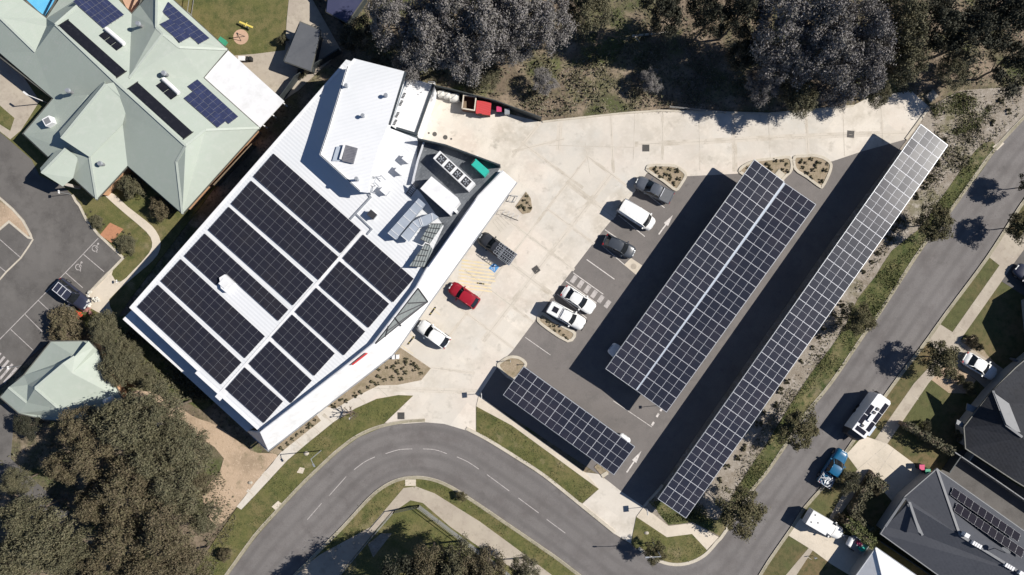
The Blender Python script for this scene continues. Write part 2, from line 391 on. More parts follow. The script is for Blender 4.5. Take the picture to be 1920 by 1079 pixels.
def struct(name, mb, mats, smooth=False):
    return tag(mb.build(name, mats, smooth=smooth), kind='structure')


def slab(name, pts, z0, z1, mats, ms=None):
    return struct(name, MB().prism(pts, z0, z1, 0, ms), mats)


def roof(parent, org, facets, mats, ridges=(), cap='mint_ridge', th=.12, name='roof'):
    mb = MB()
    for f in facets:
        mb.poly3([P(*p) for p in f])
    me_ob = mb.build(name, mats, parent, org)
    bm = bmesh.new(); bm.from_mesh(me_ob.data)
    bmesh.ops.remove_doubles(bm, verts=bm.verts, dist=.02)
    bm.to_mesh(me_ob.data); bm.free()
    so = me_ob.modifiers.new('thickness', 'SOLIDIFY'); so.thickness = th; so.offset = -1
    if ridges:
        for r in ridges:
            rb = MB()
            for a, b in zip(r, r[1:]): rb.bar(P(a[0], a[1], a[2] + .03), P(b[0], b[1], b[2] + .03), .3, .05)
            rb.build('ridge_capping', cap, me_ob, Vector(org))
    return me_ob


# ------------------------------------------------------------------ the setting: ground, streets, paving
g = MB()
gn = 24
for i in range(gn):
    for j in range(gn):
        x0, x1 = -700 + 1400 * i / gn, -700 + 1400 * (i + 1) / gn
        y0, y1 = -700 + 1400 * j / gn, -700 + 1400 * (j + 1) / gn
        g.add([(x0, y0, 0), (x1, y0, 0), (x1, y1, 0), (x0, y1, 0)], [(0, 1, 2, 3)])
struct('ground', g, 'litter')

outer = [(380, 1140), (428, 1079), (480, 1007), (523, 959), (563, 916), (603, 877), (637, 846), (673, 820), (713, 803), (757, 794), (797, 791), (833, 794),
         (873, 806), (913, 827), (960, 856), (1017, 893), (1087, 949), (1150, 1000), (1195, 1030), (1227, 1051), (1260, 1061), (1293, 1058), (1323, 1043),
         (1347, 1017), (1361, 1000), (1413, 919), (1440, 887), (1473, 839), (1512, 779), (1560, 720), (1622, 629), (1650, 590), (1733, 462), (1787, 393),
         (1812, 358), (1867, 282), (1920, 224), (1990, 150), (2400, -280)]
inner = [(470, 1160), (545, 1082), (590, 1037), (640, 987), (685, 938), (712, 914), (742, 898), (773, 892), (807, 895), (840, 907), (880, 931), (960, 985),
         (1007, 1017), (1050, 1047), (1092, 1079), (1190, 1150), (1330, 1190), (1400, 1110), (1440, 1048), (1483, 986), (1507, 949), (1550, 899), (1582, 847),
         (1670, 722), (1727, 647), (1773, 583), (1847, 483), (1905, 393), (1925, 365), (2000, 260), (2450, -210)]
OUT = spline(PL(outer), 4); INN = spline(PL(inner), 4)
def resample(pts, n):
    L_ = [0]
    for a, b in zip(pts, pts[1:]): L_.append(L_[-1] + (b - a).length)
    out, k = [], 0
    for i in range(n + 1):
        s = L_[-1] * i / n
        while k < len(pts) - 2 and L_[k + 1] < s: k += 1
        out.append(pts[k].lerp(pts[k + 1], (s - L_[k]) / max(1e-6, L_[k + 1] - L_[k])))
    return out


def cut(pts, marks):
    ids = [0] + [min(range(len(pts)), key=lambda i: (pts[i] - P(*m)).length) for m in marks] + [len(pts) - 1]
    return [pts[a:b + 1] for a, b in zip(ids, ids[1:])]


rd = MB(); lanes_uv = {}
so_ = cut(OUT, [(563, 916), (797, 791), (1017, 893), (1260, 1061), (1361, 1000)]); si_ = cut(INN, [(640, 987), (773, 892), (960, 985), (1330, 1190), (1440, 1048)])
for a, b, n in zip(so_, si_, (6, 16, 14, 14, 10, 24)):
    A, B = resample(a, n), resample(b, n)
    for i in range(n):
        nv = 8; vs = []; uv = []
        for j in range(nv + 1):
            for q in (0, 1):
                p = A[i + q].lerp(B[i + q], j / nv); vs.append((p.x, p.y, .03)); uv.append((i + q, j / nv))
        o = len(rd.v); rd.add(vs, [(2 * j + 2, 2 * j + 3, 2 * j + 1, 2 * j) for j in range(nv)])
        for t_, c in enumerate(uv): lanes_uv[o + t_] = c
f0 = rd.f[0]; a, b, c = (Vector(rd.v[i]) for i in f0[:3])
if (b - a).cross(c - a).z < 0: rd.f = [f[::-1] for f in rd.f]
for a, b in (((664, 881), (703, 857)), ((723, 851), (773, 842)), ((793, 842), (838, 851)), ((857, 857), (898, 880)), ((913, 890), (955, 921)), ((972, 934), (1010, 962)),
             ((1025, 974), (1060, 1000)), ((649, 894), (617, 930)), ((603, 944), (576, 975))):
    mid = ((a[0] + b[0]) / 2, (a[1] + b[1]) / 2)
    bow = {664: -2.5, 723: -3, 793: -3, 857: -2}.get(a[0], 0)
    rd.ribbon(spline(PL([a, (mid[0], mid[1] + bow), b]), 4), .085, .02, .034, 1)
road = struct('road', rd, ['asphalt', 'paint_pale'])
ul = road.data.uv_layers.new(name='UVMap')
for lp_ in road.data.loops: ul.data[lp_.index].uv = lanes_uv.get(lp_.vertex_index, (0, 0))


def kerb(name, pts, w=.42, side=0.0, m='kerb', h=.14, k=4, closed=False):
    p = spline(PL(pts), k, closed) if k else PL(pts)
    if closed: p = p + [p[0]]
    mb = MB().ribbon(p, w, -.02, h, 0, side)
    mb.ribbon(p, .05, h - .02, h + .004, 1, side + (w / 2 - .025))
    return struct(name, mb, [m, 'joint'])


# verges beside the street (grass slabs whose street edge follows the kerb)
def between(lo, hi, src):
    return [p for p in src[lo:hi]]


slab('verge', PL([(360, 1079), (405, 1010), (445, 952), (453, 956), (480, 928), (540, 863), (580, 829), (627, 791), (667, 766), (707, 748), (747, 741), (775, 742), (722, 792),
                  (713, 803), (673, 820), (637, 846), (603, 877), (563, 916), (523, 959), (480, 1007), (428, 1079), (405, 1110), (340, 1110)]), -.05, .10, 'grass')
slab('verge', PL([(893, 762), (960, 798), (1123, 917), (1086, 945), (1017, 893), (960, 856), (913, 827), (893, 814)]), -.05, .10, 'grass')
slab('verge', PL([(1193, 969), (1250, 1007), (1297, 1001), (1325, 1031), (1323, 1043), (1293, 1058), (1260, 1061), (1227, 1051), (1195, 1030), (1183, 1018)]), -.05, .10, 'grass')
slab('verge', [*PL([(420, 1170), (470, 1160), (545, 1082), (590, 1037), (640, 987), (685, 938), (712, 914), (742, 898), (773, 892), (807, 895), (840, 907), (880, 931), (960, 985),
                    (1007, 1017), (1050, 1047), (1092, 1079), (1190, 1150), (1150, 1250), (500, 1250)])], -.05, .10, 'grass')
# the strip between the long carport and the side street
slab('mulch_strip', PL([(1735, 205), (1800, 170), (1950, 160), (1990, 150), (1920, 224), (1867, 282), (1812, 358), (1787, 393), (1733, 462), (1650, 590), (1622, 629), (1560, 720), (1512, 779), (1473, 839),
                        (1440, 887), (1413, 919), (1361, 1000), (1347, 1006), (1310, 986), (1297, 981), (1253, 986), (1207, 951), (1237, 916), (1420, 650), (1560, 450), (1700, 262)]), -.05, .08, 'gravel')
slab('grass_strip', spline(PL([(1868, 278), (1845, 268), (1815, 300), (1783, 345), (1755, 385), (1720, 432), (1672, 470), (1640, 520), (1608, 560), (1585, 610), (1555, 655), (1520, 700), (1490, 745),
                               (1462, 790), (1435, 835), (1400, 885), (1370, 935), (1345, 975), (1300, 960), (1262, 945), (1225, 940), (1253, 984), (1297, 979), (1347, 1004), (1361, 1000), (1413, 919), (1440, 887), (1473, 839),
                               (1512, 779), (1560, 720), (1622, 629), (1650, 590), (1733, 462), (1787, 393), (1812, 358)]), 2, True), 0, .10, 'weeds')
# house lots on the far side of the street
slab('lawn', [*INN[INN.index(min(INN, key=lambda p: (p - P(1330, 1190)).length)):], *PL([(2900, 0), (2900, 1500), (1330, 1500)])], -.05, .10, 'lawn')

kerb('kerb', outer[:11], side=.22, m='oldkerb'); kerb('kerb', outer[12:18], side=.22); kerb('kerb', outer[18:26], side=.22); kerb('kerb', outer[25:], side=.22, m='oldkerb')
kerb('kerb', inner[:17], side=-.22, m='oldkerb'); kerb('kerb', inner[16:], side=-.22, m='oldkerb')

# paths and driveways of the house lots
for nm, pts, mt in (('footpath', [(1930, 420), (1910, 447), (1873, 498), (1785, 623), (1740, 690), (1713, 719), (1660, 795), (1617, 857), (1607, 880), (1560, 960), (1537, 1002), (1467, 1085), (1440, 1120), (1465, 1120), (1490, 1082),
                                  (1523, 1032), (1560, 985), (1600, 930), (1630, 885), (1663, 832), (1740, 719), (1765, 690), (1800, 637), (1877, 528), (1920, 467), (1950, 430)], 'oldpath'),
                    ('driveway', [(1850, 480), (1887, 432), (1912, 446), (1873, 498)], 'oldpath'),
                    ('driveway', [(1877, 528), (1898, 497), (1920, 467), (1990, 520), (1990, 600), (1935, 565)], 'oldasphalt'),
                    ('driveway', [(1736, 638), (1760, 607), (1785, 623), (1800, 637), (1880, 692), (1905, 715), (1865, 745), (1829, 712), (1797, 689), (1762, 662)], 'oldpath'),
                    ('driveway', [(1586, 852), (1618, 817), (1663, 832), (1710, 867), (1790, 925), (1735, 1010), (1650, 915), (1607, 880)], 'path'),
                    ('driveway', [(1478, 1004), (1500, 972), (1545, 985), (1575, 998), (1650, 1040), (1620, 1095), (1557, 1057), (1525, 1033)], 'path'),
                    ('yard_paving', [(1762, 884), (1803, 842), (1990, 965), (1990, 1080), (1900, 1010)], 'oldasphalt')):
    mb = MB().prism(PL(pts), 0, .112 if nm == 'footpath' else .116)
    if nm == 'footpath':
        ctr = [(1893, 480), (1855, 535), (1830, 572), (1800, 615), (1752, 690), (1715, 745), (1690, 780), (1655, 830), (1545, 1010), (1515, 1045)]
        for x, y in ctr: mb.ribbon(PL([(x - 6, y - 4), (x + 6, y + 4)]), .06, .1, .1165, 1)
    if pts[0] == (1586, 852):
        for a, b in (((1607, 880), (1663, 832)), ((1640, 850), (1690, 893)), ((1625, 868), (1675, 910)), ((1675, 842), (1640, 893))): mb.ribbon(PL([a, b]), .06, .1, .120, 1)
    struct(nm, mb, [mt, 'joint'])
slab('garden_bed', PL([(1799, 640), (1822, 628), (1852, 668), (1866, 682), (1840, 667)]), 0, .12, 'mulch')
slab('garden_bed', PL([(1745, 712), (1765, 690), (1797, 689), (1829, 713), (1812, 738), (1778, 737)]), 0, .11, 'dirt')

# the yard of the big building: pale concrete with joints, tyre stains and the painted disabled bay
con = [(800, 195), (812, 178), (1013, 229), (1017, 228), (1120, 217), (1167, 212), (1237, 207), (1440, 213), (1560, 202), (1600, 198), (1627, 184), (1707, 170), (1741, 200), (1697, 262), (1617, 284), (1560, 303), (1387, 326),
       (1287, 331), (1213, 325), (1190, 360), (1127, 437), (1050, 537), (1010, 592), (960, 659), (935, 684), (898, 742), (893, 762), (893, 814), (873, 807), (833, 795), (797, 792), (757, 795), (722, 793), (775, 742),
       (747, 741), (707, 748), (667, 766), (627, 791), (580, 829), (540, 863), (480, 928), (453, 956), (444, 950), (480, 904), (510, 868), (560, 810), (600, 770), (640, 720), (700, 640), (700, 300), (760, 240)]
cb = MB().prism(PL(con), -.05, .05)
JZ = .055
joints = [((1050, 230), (1047, 282)), ((1097, 268), (1106, 326)), ((1145, 218), (1150, 325)), ((1190, 212), (1187, 302)), ((1242, 208), (1242, 300)), ((1310, 209), (1312, 320)), ((1375, 212), (1378, 322)), ((1440, 214), (1444, 298)),
          ((1510, 206), (1515, 290)), ((1580, 200), (1583, 293)), ((1650, 180), (1655, 270)), ((1027, 273), (1190, 277)), ((1190, 271), (1320, 266), (1440, 259), (1620, 252), (1700, 250)), ((960, 296), (1003, 243), (1013, 230)), ((977, 267), (1093, 353)),
          ((1146, 327), (905, 640)), ((1102, 294), (828, 648)), ((960, 285), (1058, 261)), ((700, 728), (900, 735)), ((810, 690), (890, 700))]
for t in range(0, 7):
    q = (1190 - 230 * t * 62 / 377, 360 + 298 * t * 62 / 377)
    joints.append(((q[0], q[1]), (q[0] - 88, q[1] - 66)) if t < 3 else ((q[0], q[1]), (q[0] - 130, q[1] - 98)))
for px, py in ((590, 803), (560, 832), (530, 862), (500, 893), (470, 925), (612, 783), (640, 765), (675, 748), (715, 733)):
    joints.append(((px - 6, py - 6), (px + 14, py + 12)))
for k, j in enumerate(joints):
    cb.ribbon(PL(j), .05, .04, JZ + .0035 + k * .00012, 1)
    if k % 2 == 0 or k > 12: cb.ribbon(PL(j), .42 if k % 3 else .7, .04, .0515 + k * .00018, 2)
# painted yellow hatching, bay symbol and bay lines
hp = [(868, 488), (915, 507), (926, 522), (914, 546), (880, 541), (861, 512)]
for k in range(9):
    y = 488 + k * 6.4
    xs = (866 - k * .5, 917 + k * 1.2)
    cb.ribbon(PL([(xs[0] - 4 if k > 2 else xs[0], y), (xs[1] + (6 if k < 6 else -4), y + 8)]), .2, .04, .0605, 3)
bq = PL([(925, 494), (936.5, 500), (927.5, 512), (916, 503)])
cb.sheet(bq, .063, 4)


def symbol(mb, c, sz, ang, z, mi):
    """a wheelchair figure: head, back, seat, leg and wheel arc"""
    ca, sa = math.cos(ang), math.sin(ang)
    T = lambda x, y: (c.x + sz * (x * ca - y * sa), c.y + sz * (x * sa + y * ca))
    mb.add([(*T(-.08 + .13 * math.cos(t * .785), .46 + .13 * math.sin(t * .785)), z) for t in range(8)], [tuple(range(8))], mi)
    for pts in ([(-.06, .3), (-.02, -.08)], [(-.02, -.08), (.26, -.08)], [(.26, -.08), (.4, -.42)], [(.4, -.42), (.52, -.38)], [(-.04, .12), (.22, .12)]):
        mb.ribbon([Vector((*T(*p), 0)) for p in pts], .085 * sz, z - .003, z, mi)
    arc = [(-.02 + .34 * math.cos(t), -.2 + .34 * math.sin(t)) for t in [2.0 + .36 * i for i in range(11)]]
    mb.ribbon([Vector((*T(*p), 0)) for p in arc], .08 * sz, z - .003, z, mi)


symbol(cb, P(926, 502.5), .62, R(-38), .066, 5)
for a, b in (((868, 551), (845, 575)), ((800, 573), (826, 591)), ((779, 606), (790, 612)), ((770, 628), (800, 650)), ((752, 648), (775, 664))): cb.ribbon(PL([a, b]), .08, .04, .0605, 3)
# bike bay hatch lines beside the canopy
for k in range(6):
    a = (941 - k * 3.4, 393 + k * 4.6)
    cb.ribbon(PL([a, (a[0] + 25 - k * 2, a[1] + 20)]), .05, .04, .0625, 1)
struct('concrete_yard', cb, ['concrete', 'joint', 'stain', 'paint_yellow', 'paint_blue', 'paint_white'])

slab('driveway', PL([(1097, 886), (1122, 889), (1140, 902), (1165, 922), (1207, 950), (1193, 969), (1184, 1020), (1150, 1000), (1087, 949), (1123, 917)]), -.05, .045, ['concrete'])
slab('footpath', PL([(898, 741), (960, 787), (1097, 886), (1123, 917), (960, 798), (893, 762)]), -.05, .115, ['path'])
slab('footpath', PL([(1207, 950), (1253, 986), (1297, 981), (1310, 986), (1347, 1007), (1325, 1031), (1297, 1001), (1250, 1007), (1193, 969)]), -.05, .118, ['path'])
# sealed car park
cp = MB().prism(PL([(1213, 326), (1287, 331), (1387, 326), (1560, 303), (1617, 284), (1697, 262), (1700, 268), (1560, 455), (1420, 655), (1240, 918), (1207, 949), (1165, 922), (1140, 902), (1122, 890), (898, 741),
                    (935, 684), (960, 659), (1010, 592), (1050, 537), (1127, 437), (1190, 360)]), -.05, .03)
for a, b, w in (((1100, 487), (1152, 524), .11), ((1093, 483), (1152, 525), .0), ((1134, 431), (1191, 470), .1), ((1160, 404), (1209, 444), .1), ((1183, 384), (1229, 416), .1), ((1205, 358), (1246, 390), .1),
                ((1075, 512), (1131, 552), .1), ((1061, 528), (1119, 569), .1), ((1045, 552), (1100, 597), .1), ((985, 633), (1032, 666), .07), ((1150, 752), (1222, 801), .07), ((1128, 460), (1171, 497), .1)):
    if w: cp.ribbon(PL([a, b]), w, .02, .034, 1)
for k in range(6):
    x, y = 1076 + k * 12.6, 524 + k * 9.3
    dx, dy = (4.3, -6.2) if k else (4.3, -6.2)
    cp.sheet(PL([(x + dx - 3.3, y + dy - 2.4), (x + dx + 3.3, y + dy + 2.4), (x - dx + 3.3, y - dy + 2.4), (x - dx - 3.3, y - dy - 2.4)]), .0345, 2)
for x, y in ((1240, 768), (1233, 779), (1224, 795)):
    cp.sheet(PL([(x + .5, y - 4.5), (x + 3.5, y - 2), (x - .5, y + 4.5), (x - 3.5, y + 2)]), .0345, 1)


def arrow(mb, a, b, z, mi):
    a, b = P(*a), P(*b)
    d = b - a; u = d.normalized(); n = Vector((-u.y, u.x, 0)); Ln = d.length
    q = lambda t, w: tuple((a + u * Ln * t + n * w)[:2]) + (z,)
    mb.add([q(0, -.09), q(0, .09), q(.5, .09), q(.5, -.09)], [(3, 2, 1, 0)], mi)
    mb.add([q(.5, -.34), q(.5, .34), q(.98, 0)], [(2, 1, 0)], mi)


arrow(cp, (1235, 440), (1262, 403), .0345, 1)
arrow(cp, (1175, 886), (1203, 845), .0345, 1)
cp.sheet(PL([(1183, 484), (1204, 498), (1193, 516), (1170, 497)]), .036, 3)
struct('car_park', cp, ['carpark', 'paint_white', 'paint_pale', 'path'])
kerb('kerb', [(1207, 949), (1237, 916), (1242, 909)], .3, 0, h=.15, k=0)
kerb('kerb', [(1698, 262), (1742, 201)], .35, 0, h=.15, k=0)
kerb('kerb', [(1128, 893), (1139, 886)], .5, 0, h=.15, k=0)
kerb('kerb', [(1017, 229), (1120, 218), (1167, 213), (1237, 208), (1440, 214), (1560, 203), (1600, 199)], .25, 0, h=.15, k=0)
slab('garden_bed', PL([(1114, 876), (1120, 870), (1142, 885), (1132, 897)]), 0, .1, 'mulch')

# kerbed planting islands
isl = {'I1': [(1211, 315), (1217, 309), (1237, 308), (1263, 309), (1280, 318), (1288, 329), (1280, 345), (1267, 359), (1243, 342), (1213, 322)],
       'I2': [(1384, 322), (1391, 311), (1415, 300), (1450, 296), (1481, 294), (1486, 319), (1470, 337), (1448, 366), (1393, 330)],
       'I3': [(1487, 294), (1508, 291), (1527, 290), (1545, 295), (1557, 304), (1560, 313), (1555, 330), (1543, 352), (1535, 352), (1512, 335), (1489, 319)],
       'I4': [(1013, 587), (1007, 596), (1013, 609), (1064, 642), (1080, 624), (1050, 607), (1022, 588)],
       'I5': [(932, 688), (942, 674), (957, 667), (974, 669), (987, 679), (985, 690), (962, 714)]}
for nm, pts in isl.items():
    p = spline(PL(pts), 3, True)
    slab('planting_island', inset(p, .25), 0, .11, 'mulch')
    struct('kerb', MB().ribbon(inset(p, .17) + [inset(p, .17)[0]], .36, 0, .16), 'kerb')
slab('garden_bed', PL([(748, 650), (808, 691), (790, 713), (745, 722), (710, 723), (667, 744), (630, 766), (612, 763), (640, 738), (690, 700)]), 0, .09, 'mulch')
slab('garden_bed', PL([(593, 777), (602, 789), (521, 853), (505, 848)]), 0, .09, 'mulch')
slab('garden_bed', PL([(966, 388), (986, 360), (995, 372), (998, 392), (994, 399), (980, 402)]), 0, .09, 'mulch')
slab('dirt_patch', spline(PL([(245, 735), (300, 740), (360, 780), (410, 800), (470, 845), (503, 850), (520, 856), (480, 904), (444, 950), (405, 985), (380, 930), (420, 860), (340, 800), (260, 770)]), 3, True), -.02, .05, 'dirt')
slab('scrub_grass', PL([(205, 600), (240, 590), (420, 745), (380, 770), (330, 745), (260, 735), (215, 700)]), -.02, .04, 'weeds')

# bottom path round the fenced reserve
slab('footpath', PL([(430, 1170), (600, 1040), (695, 988), (757, 915), (780, 912), (815, 925), (900, 978), (960, 1022), (1040, 1082), (1100, 1130), (1060, 1150), (985, 1080), (915, 1037), (845, 988), (793, 943), (770, 938), (735, 962), (700, 1000), (610, 1110), (540, 1180)]), 0, .112, 'oldpath')
slab('footpath', PL([(760, 899), (780, 899), (780, 911), (760, 911)]), 0, .118, 'path')
slab('gravel_patch', PL([(690, 1020), (715, 1000), (735, 1000), (700, 1045)]), 0, .108, 'gravel')
for q in ([(1860, 276), (1875, 264), (1882, 270), (1868, 283)], [(510, 950), (522, 939), (530, 945), (518, 957)], [(557, 886), (563, 876), (572, 878), (568, 888)]):
    slab('kerb_crossing', PL(q), 0, .12, 'path')

# left: old car park, garden of the mint-roofed centre
lawn2 = [(-80, 95), (95, 175), (300, -60), (560, -60), (545, 30), (540, 95), (480, 110), (420, 330), (245, 560), (215, 605), (160, 620), (-80, 560)]
slab('garden_lawn', PL(lawn2), -.05, .06, 'grass')
slab('yard_paving', PL([(-60, 95), (0, 110), (45, 145), (75, 190), (40, 245), (20, 262), (-60, 200)]), 0, .075, 'oldpath')
slab('lawn_patch', PL([(-30, 170), (8, 205), (28, 222), (20, 246), (-30, 215)]), 0, .08, 'grass')
ca = MB().prism(PL([(-100, 170), (0, 248), (35, 278), (60, 300), (75, 330), (120, 350), (137, 367), (150, 380), (163, 413), (185, 440), (232, 484), (205, 508), (172, 545), (150, 566), (128, 600), (95, 640), (60, 668), (-100, 830)]), -.05, .085)
lines = [((185, 447), (123, 512), (0, 637), (-30, 668)), ((157, 477), (196, 510)), ((124, 512), (156, 540)), ((73, 564), (108, 597)), ((48, 590), (80, 622)), ((21, 618), (63, 657)), ((0, 449), (40, 484)), ((-20, 484), (13, 511))]
for l in lines: ca.ribbon(PL(l), .09, .07, .089, 1)
symbol(ca, P(181, 464), 1.1, R(-40), .09, 1); symbol(ca, P(150, 499), 1.1, R(-40), .09, 1)
for k in range(5):
    x, y = 2 + k * 7.5, 662 + k * 7
    ca.ribbon(PL([(x, y), (x - 24, y + 28)]), .32, .07, .0895, 1)
struct('old_car_park', ca, ['oldasphalt', 'paint_pale'])
kerb('kerb', [(137, 366), (143, 378), (150, 386), (163, 413), (185, 440), (232, 484), (172, 546), (150, 568)], .3, 0, 'kerb', .15, 0)
kerb('kerb', [(-20, 355), (0, 371), (24, 392), (44, 414), (58, 440), (60, 447), (54, 446), (18, 416), (-20, 448)], .28, 0, 'kerb', .15, 0)
kerb('kerb', [(-30, 555), (0, 525), (13, 510), (40, 484), (55, 462), (63, 449)], .2, 0, 'kerb', .1, 0)
slab('dirt_island', PL([(-30, 350), (0, 373), (24, 394), (43, 415), (57, 440), (54, 443), (18, 414), (-30, 450)]), 0, .12, 'dirt')
slab('footpath', spline(PL([(196, 366), (200, 360), (215, 365), (240, 388), (275, 415), (292, 432), (302, 455), (296, 478), (275, 500), (245, 525), (205, 562), (212, 585), (198, 592), (165, 575), (150, 568), (186, 527),
                            (214, 500), (210, 515), (225, 530), (250, 508), (280, 475), (286, 455), (275, 435), (240, 405)]), 2, True), 0, .1, 'path')
slab('paved_pad', PL([(188, 441), (207, 418), (232, 430), (210, 456)]), 0, .105, 'pavers')
slab('footpath', PL([(545, -30), (575, -20), (640, 95), (560, 170), (530, 190), (462, 150), (440, 105), (478, 102), (535, 95), (538, 40)]), 0, .1, 'oldpath')
slab('play_court', PL([(30, -40), (130, -40), (85, 33), (50, 0)]), 0, .1, 'blue_court')
slab('play_court', PL([(215, -30), (300, -60), (250, 25), (245, 30)]), 0, .1, 'tan_court')
slab('softfall_circle', [P(452, 70) + Vector((1.0 * math.cos(t * .314), 1.0 * math.sin(t * .314), 0)) for t in range(20)], 0, .07, 'tan_court')
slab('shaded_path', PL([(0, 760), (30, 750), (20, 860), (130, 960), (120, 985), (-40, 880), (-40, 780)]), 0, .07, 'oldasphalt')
# ------------------------------------------------------------------ solar panels
def panel_mesh(w, l, fr, mid, cell, frame, mid_across=True):
    """one module, w along x, l along y, mid bar halfway along the longer side"""
    mb = MB().box(-w / 2 + .008, w / 2 - .008, -l / 2 + .008, l / 2 - .008, -.02, .02, 0)
    fx, fy = fr if hasattr(fr, '__len__') else (fr, fr)
    x, y, z = w / 2 - fx, l / 2 - fy, .024
    if mid <= 0:
        mb.add([(-x, -y, z), (x, -y, z), (x, y, z), (-x, y, z)], [(0, 1, 2, 3)], 1)
    elif l >= w:
        for s0, s1 in ((-y, -mid / 2), (mid / 2, y)): mb.add([(-x, s0, z), (x, s0, z), (x, s1, z), (-x, s1, z)], [(0, 1, 2, 3)], 1)
    else:
        for s0, s1 in ((-x, -mid / 2), (mid / 2, x)): mb.add([(s0, -y, z), (s1, -y, z), (s1, y, z), (s0, y, z)], [(0, 1, 2, 3)], 1)
    me = bpy.data.meshes.new('solar_panel')
    me.from_pydata(mb.v, [], mb.f)
    me.materials.append(M[frame]); me.materials.append(M[cell])
    me.polygons.foreach_set('material_index', mb.m)
    return me


def frame_of(c0, c1, c3):
    u = (c1 - c0); lu = u.length; u = u / lu
    v = (c3 - c0); v = v - u * v.dot(u); lv = v.length; v = v / lv
    n = u.cross(v); sg = 1
    if n.z < 0: n = -n; sg = -1
    y = n.cross(u)
    mt = Matrix((u, y, n)).transposed().to_4x4(); mt.translation = c0
    return mt, lu, lv, sg


def fill_panels(root, nu, nv, du, dv, sg, me, x0=0.0, y0=0.0, skip=(), limit=100, far_first=False):
    cells = [(i, j) for i in range(nu) for j in range(nv) if (i, j) not in skip]
    if far_first: cells = cells[::-1]
    for i, j in cells[:limit]:
        o = bpy.data.objects.new('solar_panel', me); C.objects.link(o); o.parent = root
        o.location = (x0 + (i + .5) * du, sg * (y0 + (j + .5) * dv), 0)
        o.rotation_euler = (random.gauss(0, .0035), random.gauss(0, .0035), 0)
    rest = cells[limit:]
    if rest:
        mb = MB()
        mi = [p.material_index for p in me.polygons]
        for i, j in rest:
            off = Vector((x0 + (i + .5) * du, sg * (y0 + (j + .5) * dv), 0))
            o = len(mb.v)
            mb.v += [tuple(v.co + off) for v in me.vertices]
            mb.f += [tuple(k + o for k in p.vertices) for p in me.polygons]; mb.m += mi
        ob = mb.build('solar_panels', [me.materials[0], me.materials[1]], root)
        ob['kind'] = 'stuff'


def solar_array(name, label, group, c0, c1, c3, z, nu, nv, fr=.022, mid=.03, cell='cell', frame='alu_dark', skip=(), rails=True, gap=0.0):
    zz = z if hasattr(z, '__len__') else (z, z, z)
    mt, lu, lv, sg = frame_of(P(*c0, zz[0]), P(*c1, zz[1]), P(*c3, zz[2]))
    root = thing(name, label, 'solar array', group=group)
    root.matrix_world = mt
    root.location = mt.translation; root.rotation_euler = mt.to_euler()
    du, dv = lu / nu, (lv - gap) / nv
    fill_panels(root, nu, nv, du, dv, sg, panel_mesh(du, dv, fr, mid, cell, frame), skip=skip)
    if rails:
        rb = MB()
        for j in range(nv):
            n_on = max(i for i in range(nu) if (i, j) not in skip) + 1
            for t in (.22, .78):
                y = sg * (j + t) * dv
                rb.box(-.05, n_on * du + .05, y - .03, y + .03, -.09, -.024, 0)
        rb.build('mounting_rail', 'alu', root)
    return root


# ------------------------------------------------------------------ the big white building
ZD, ZR, ZC = 6.6, 9.2, 3.2
ZP = 7.45     # top of the folded facade along the forecourt
inner_px = [(944, 321), (898, 368), (819, 480), (801, 504), (781, 540), (700, 646), (640, 694), (488, 812)]
unp = lambda p: (CX + p.x / (S * (1 - 6.6 / H)), CY - p.y / (S * (1 - 6.6 / H)))
deck = [(243, 577), (649, 112), (760, 148), (729, 240), (782, 260), (835, 272)] + [unp(P(x, y, 7.45)) for x, y in inner_px] + [(366, 700), (371, 696)]
org = P(600, 480, 0) * .94; org.z = 0
B = thing('commercial_building', 'large white metal roofed building covered with rooftop solar arrays beside the concrete yard', 'building', org)
dw = PL(deck, ZD)
din = inset(dw, .12)
MB().prism(din, 0, ZD - .25).build('wall', 'navy', B, org)
rf = MB().prism(dw, ZD - .25, ZD)
rf.build('main_roof', 'white_roof', B, org)
trim = MB().ribbon(PL([(640, 124), (243, 577), (371, 696)], ZD), .3, ZD - .3, ZD + .06, 0, .14)
trim.ribbon(PL([(366, 700), (486, 809)], ZD), .3, ZD - .3, ZD + .06, 0, .14)
trim.build('roof_edge_flashing', 'white_flat', B, org)
ln = MB()   # service walkways between the arrays
ln.ribbon(PL([(684, 436), (584, 549), (448, 704), (408, 748)], ZD), .8, ZD + .01, ZD + .05)
ln.build('walkway', 'white_flat', B, org)
raised = [(664, 110), (758, 134), (728, 233), (717, 262), (711, 272), (696, 327), (690, 362), (675, 360), (599, 291), (614, 246), (651, 124)]
rw = PL(raised, ZR)
MB().prism(inset(rw, .25), ZD, ZR - .2).build('raised_wall', 'white_flat', B, org)
MB().prism(rw, ZR - .2, ZR).build('raised_roof', 'white_roof2', B, org)
MB().ribbon(PL([(664, 110), (651, 124), (614, 246), (599, 291), (675, 360)], ZR), .16, ZR, ZR + .12, 0, .1).build('raised_roof_gutter', 'white_flat', B, org)
gt = MB().ribbon(PL([(760, 135), (730, 234)], ZR), .2, ZR - .3, ZR - .04)
gt.build('roof_gutter', 'navy_dark', B, org); gt = MB(); gt.ribbon(PL([(652, 125), (615, 247), (600.5, 290), (675, 358)], ZR + .13), .07, ZR + .1, ZR + .135); gt.build('roof_gutter', 'navy_dark', B, org)
an = MB().prism(PL([(764, 137), (771, 147), (741, 241), (733, 236)], 5.4), 0, 5.4)
an.prism(PL([(772, 148), (813, 159), (780, 251), (743, 241)], 4.8), 0, 4.8)
an.build('annexe', 'white_flat', B, org)
tr = MB().ribbon(PL([(813, 158), (780, 251)], 4.85), .25, 4.5, 4.95); tr.ribbon(PL([(782, 252), (729, 236)], 5.0), .3, 4.4, 5.0)
tr.build('annexe_gutter', 'navy_dark', B, org)
vt = MB()
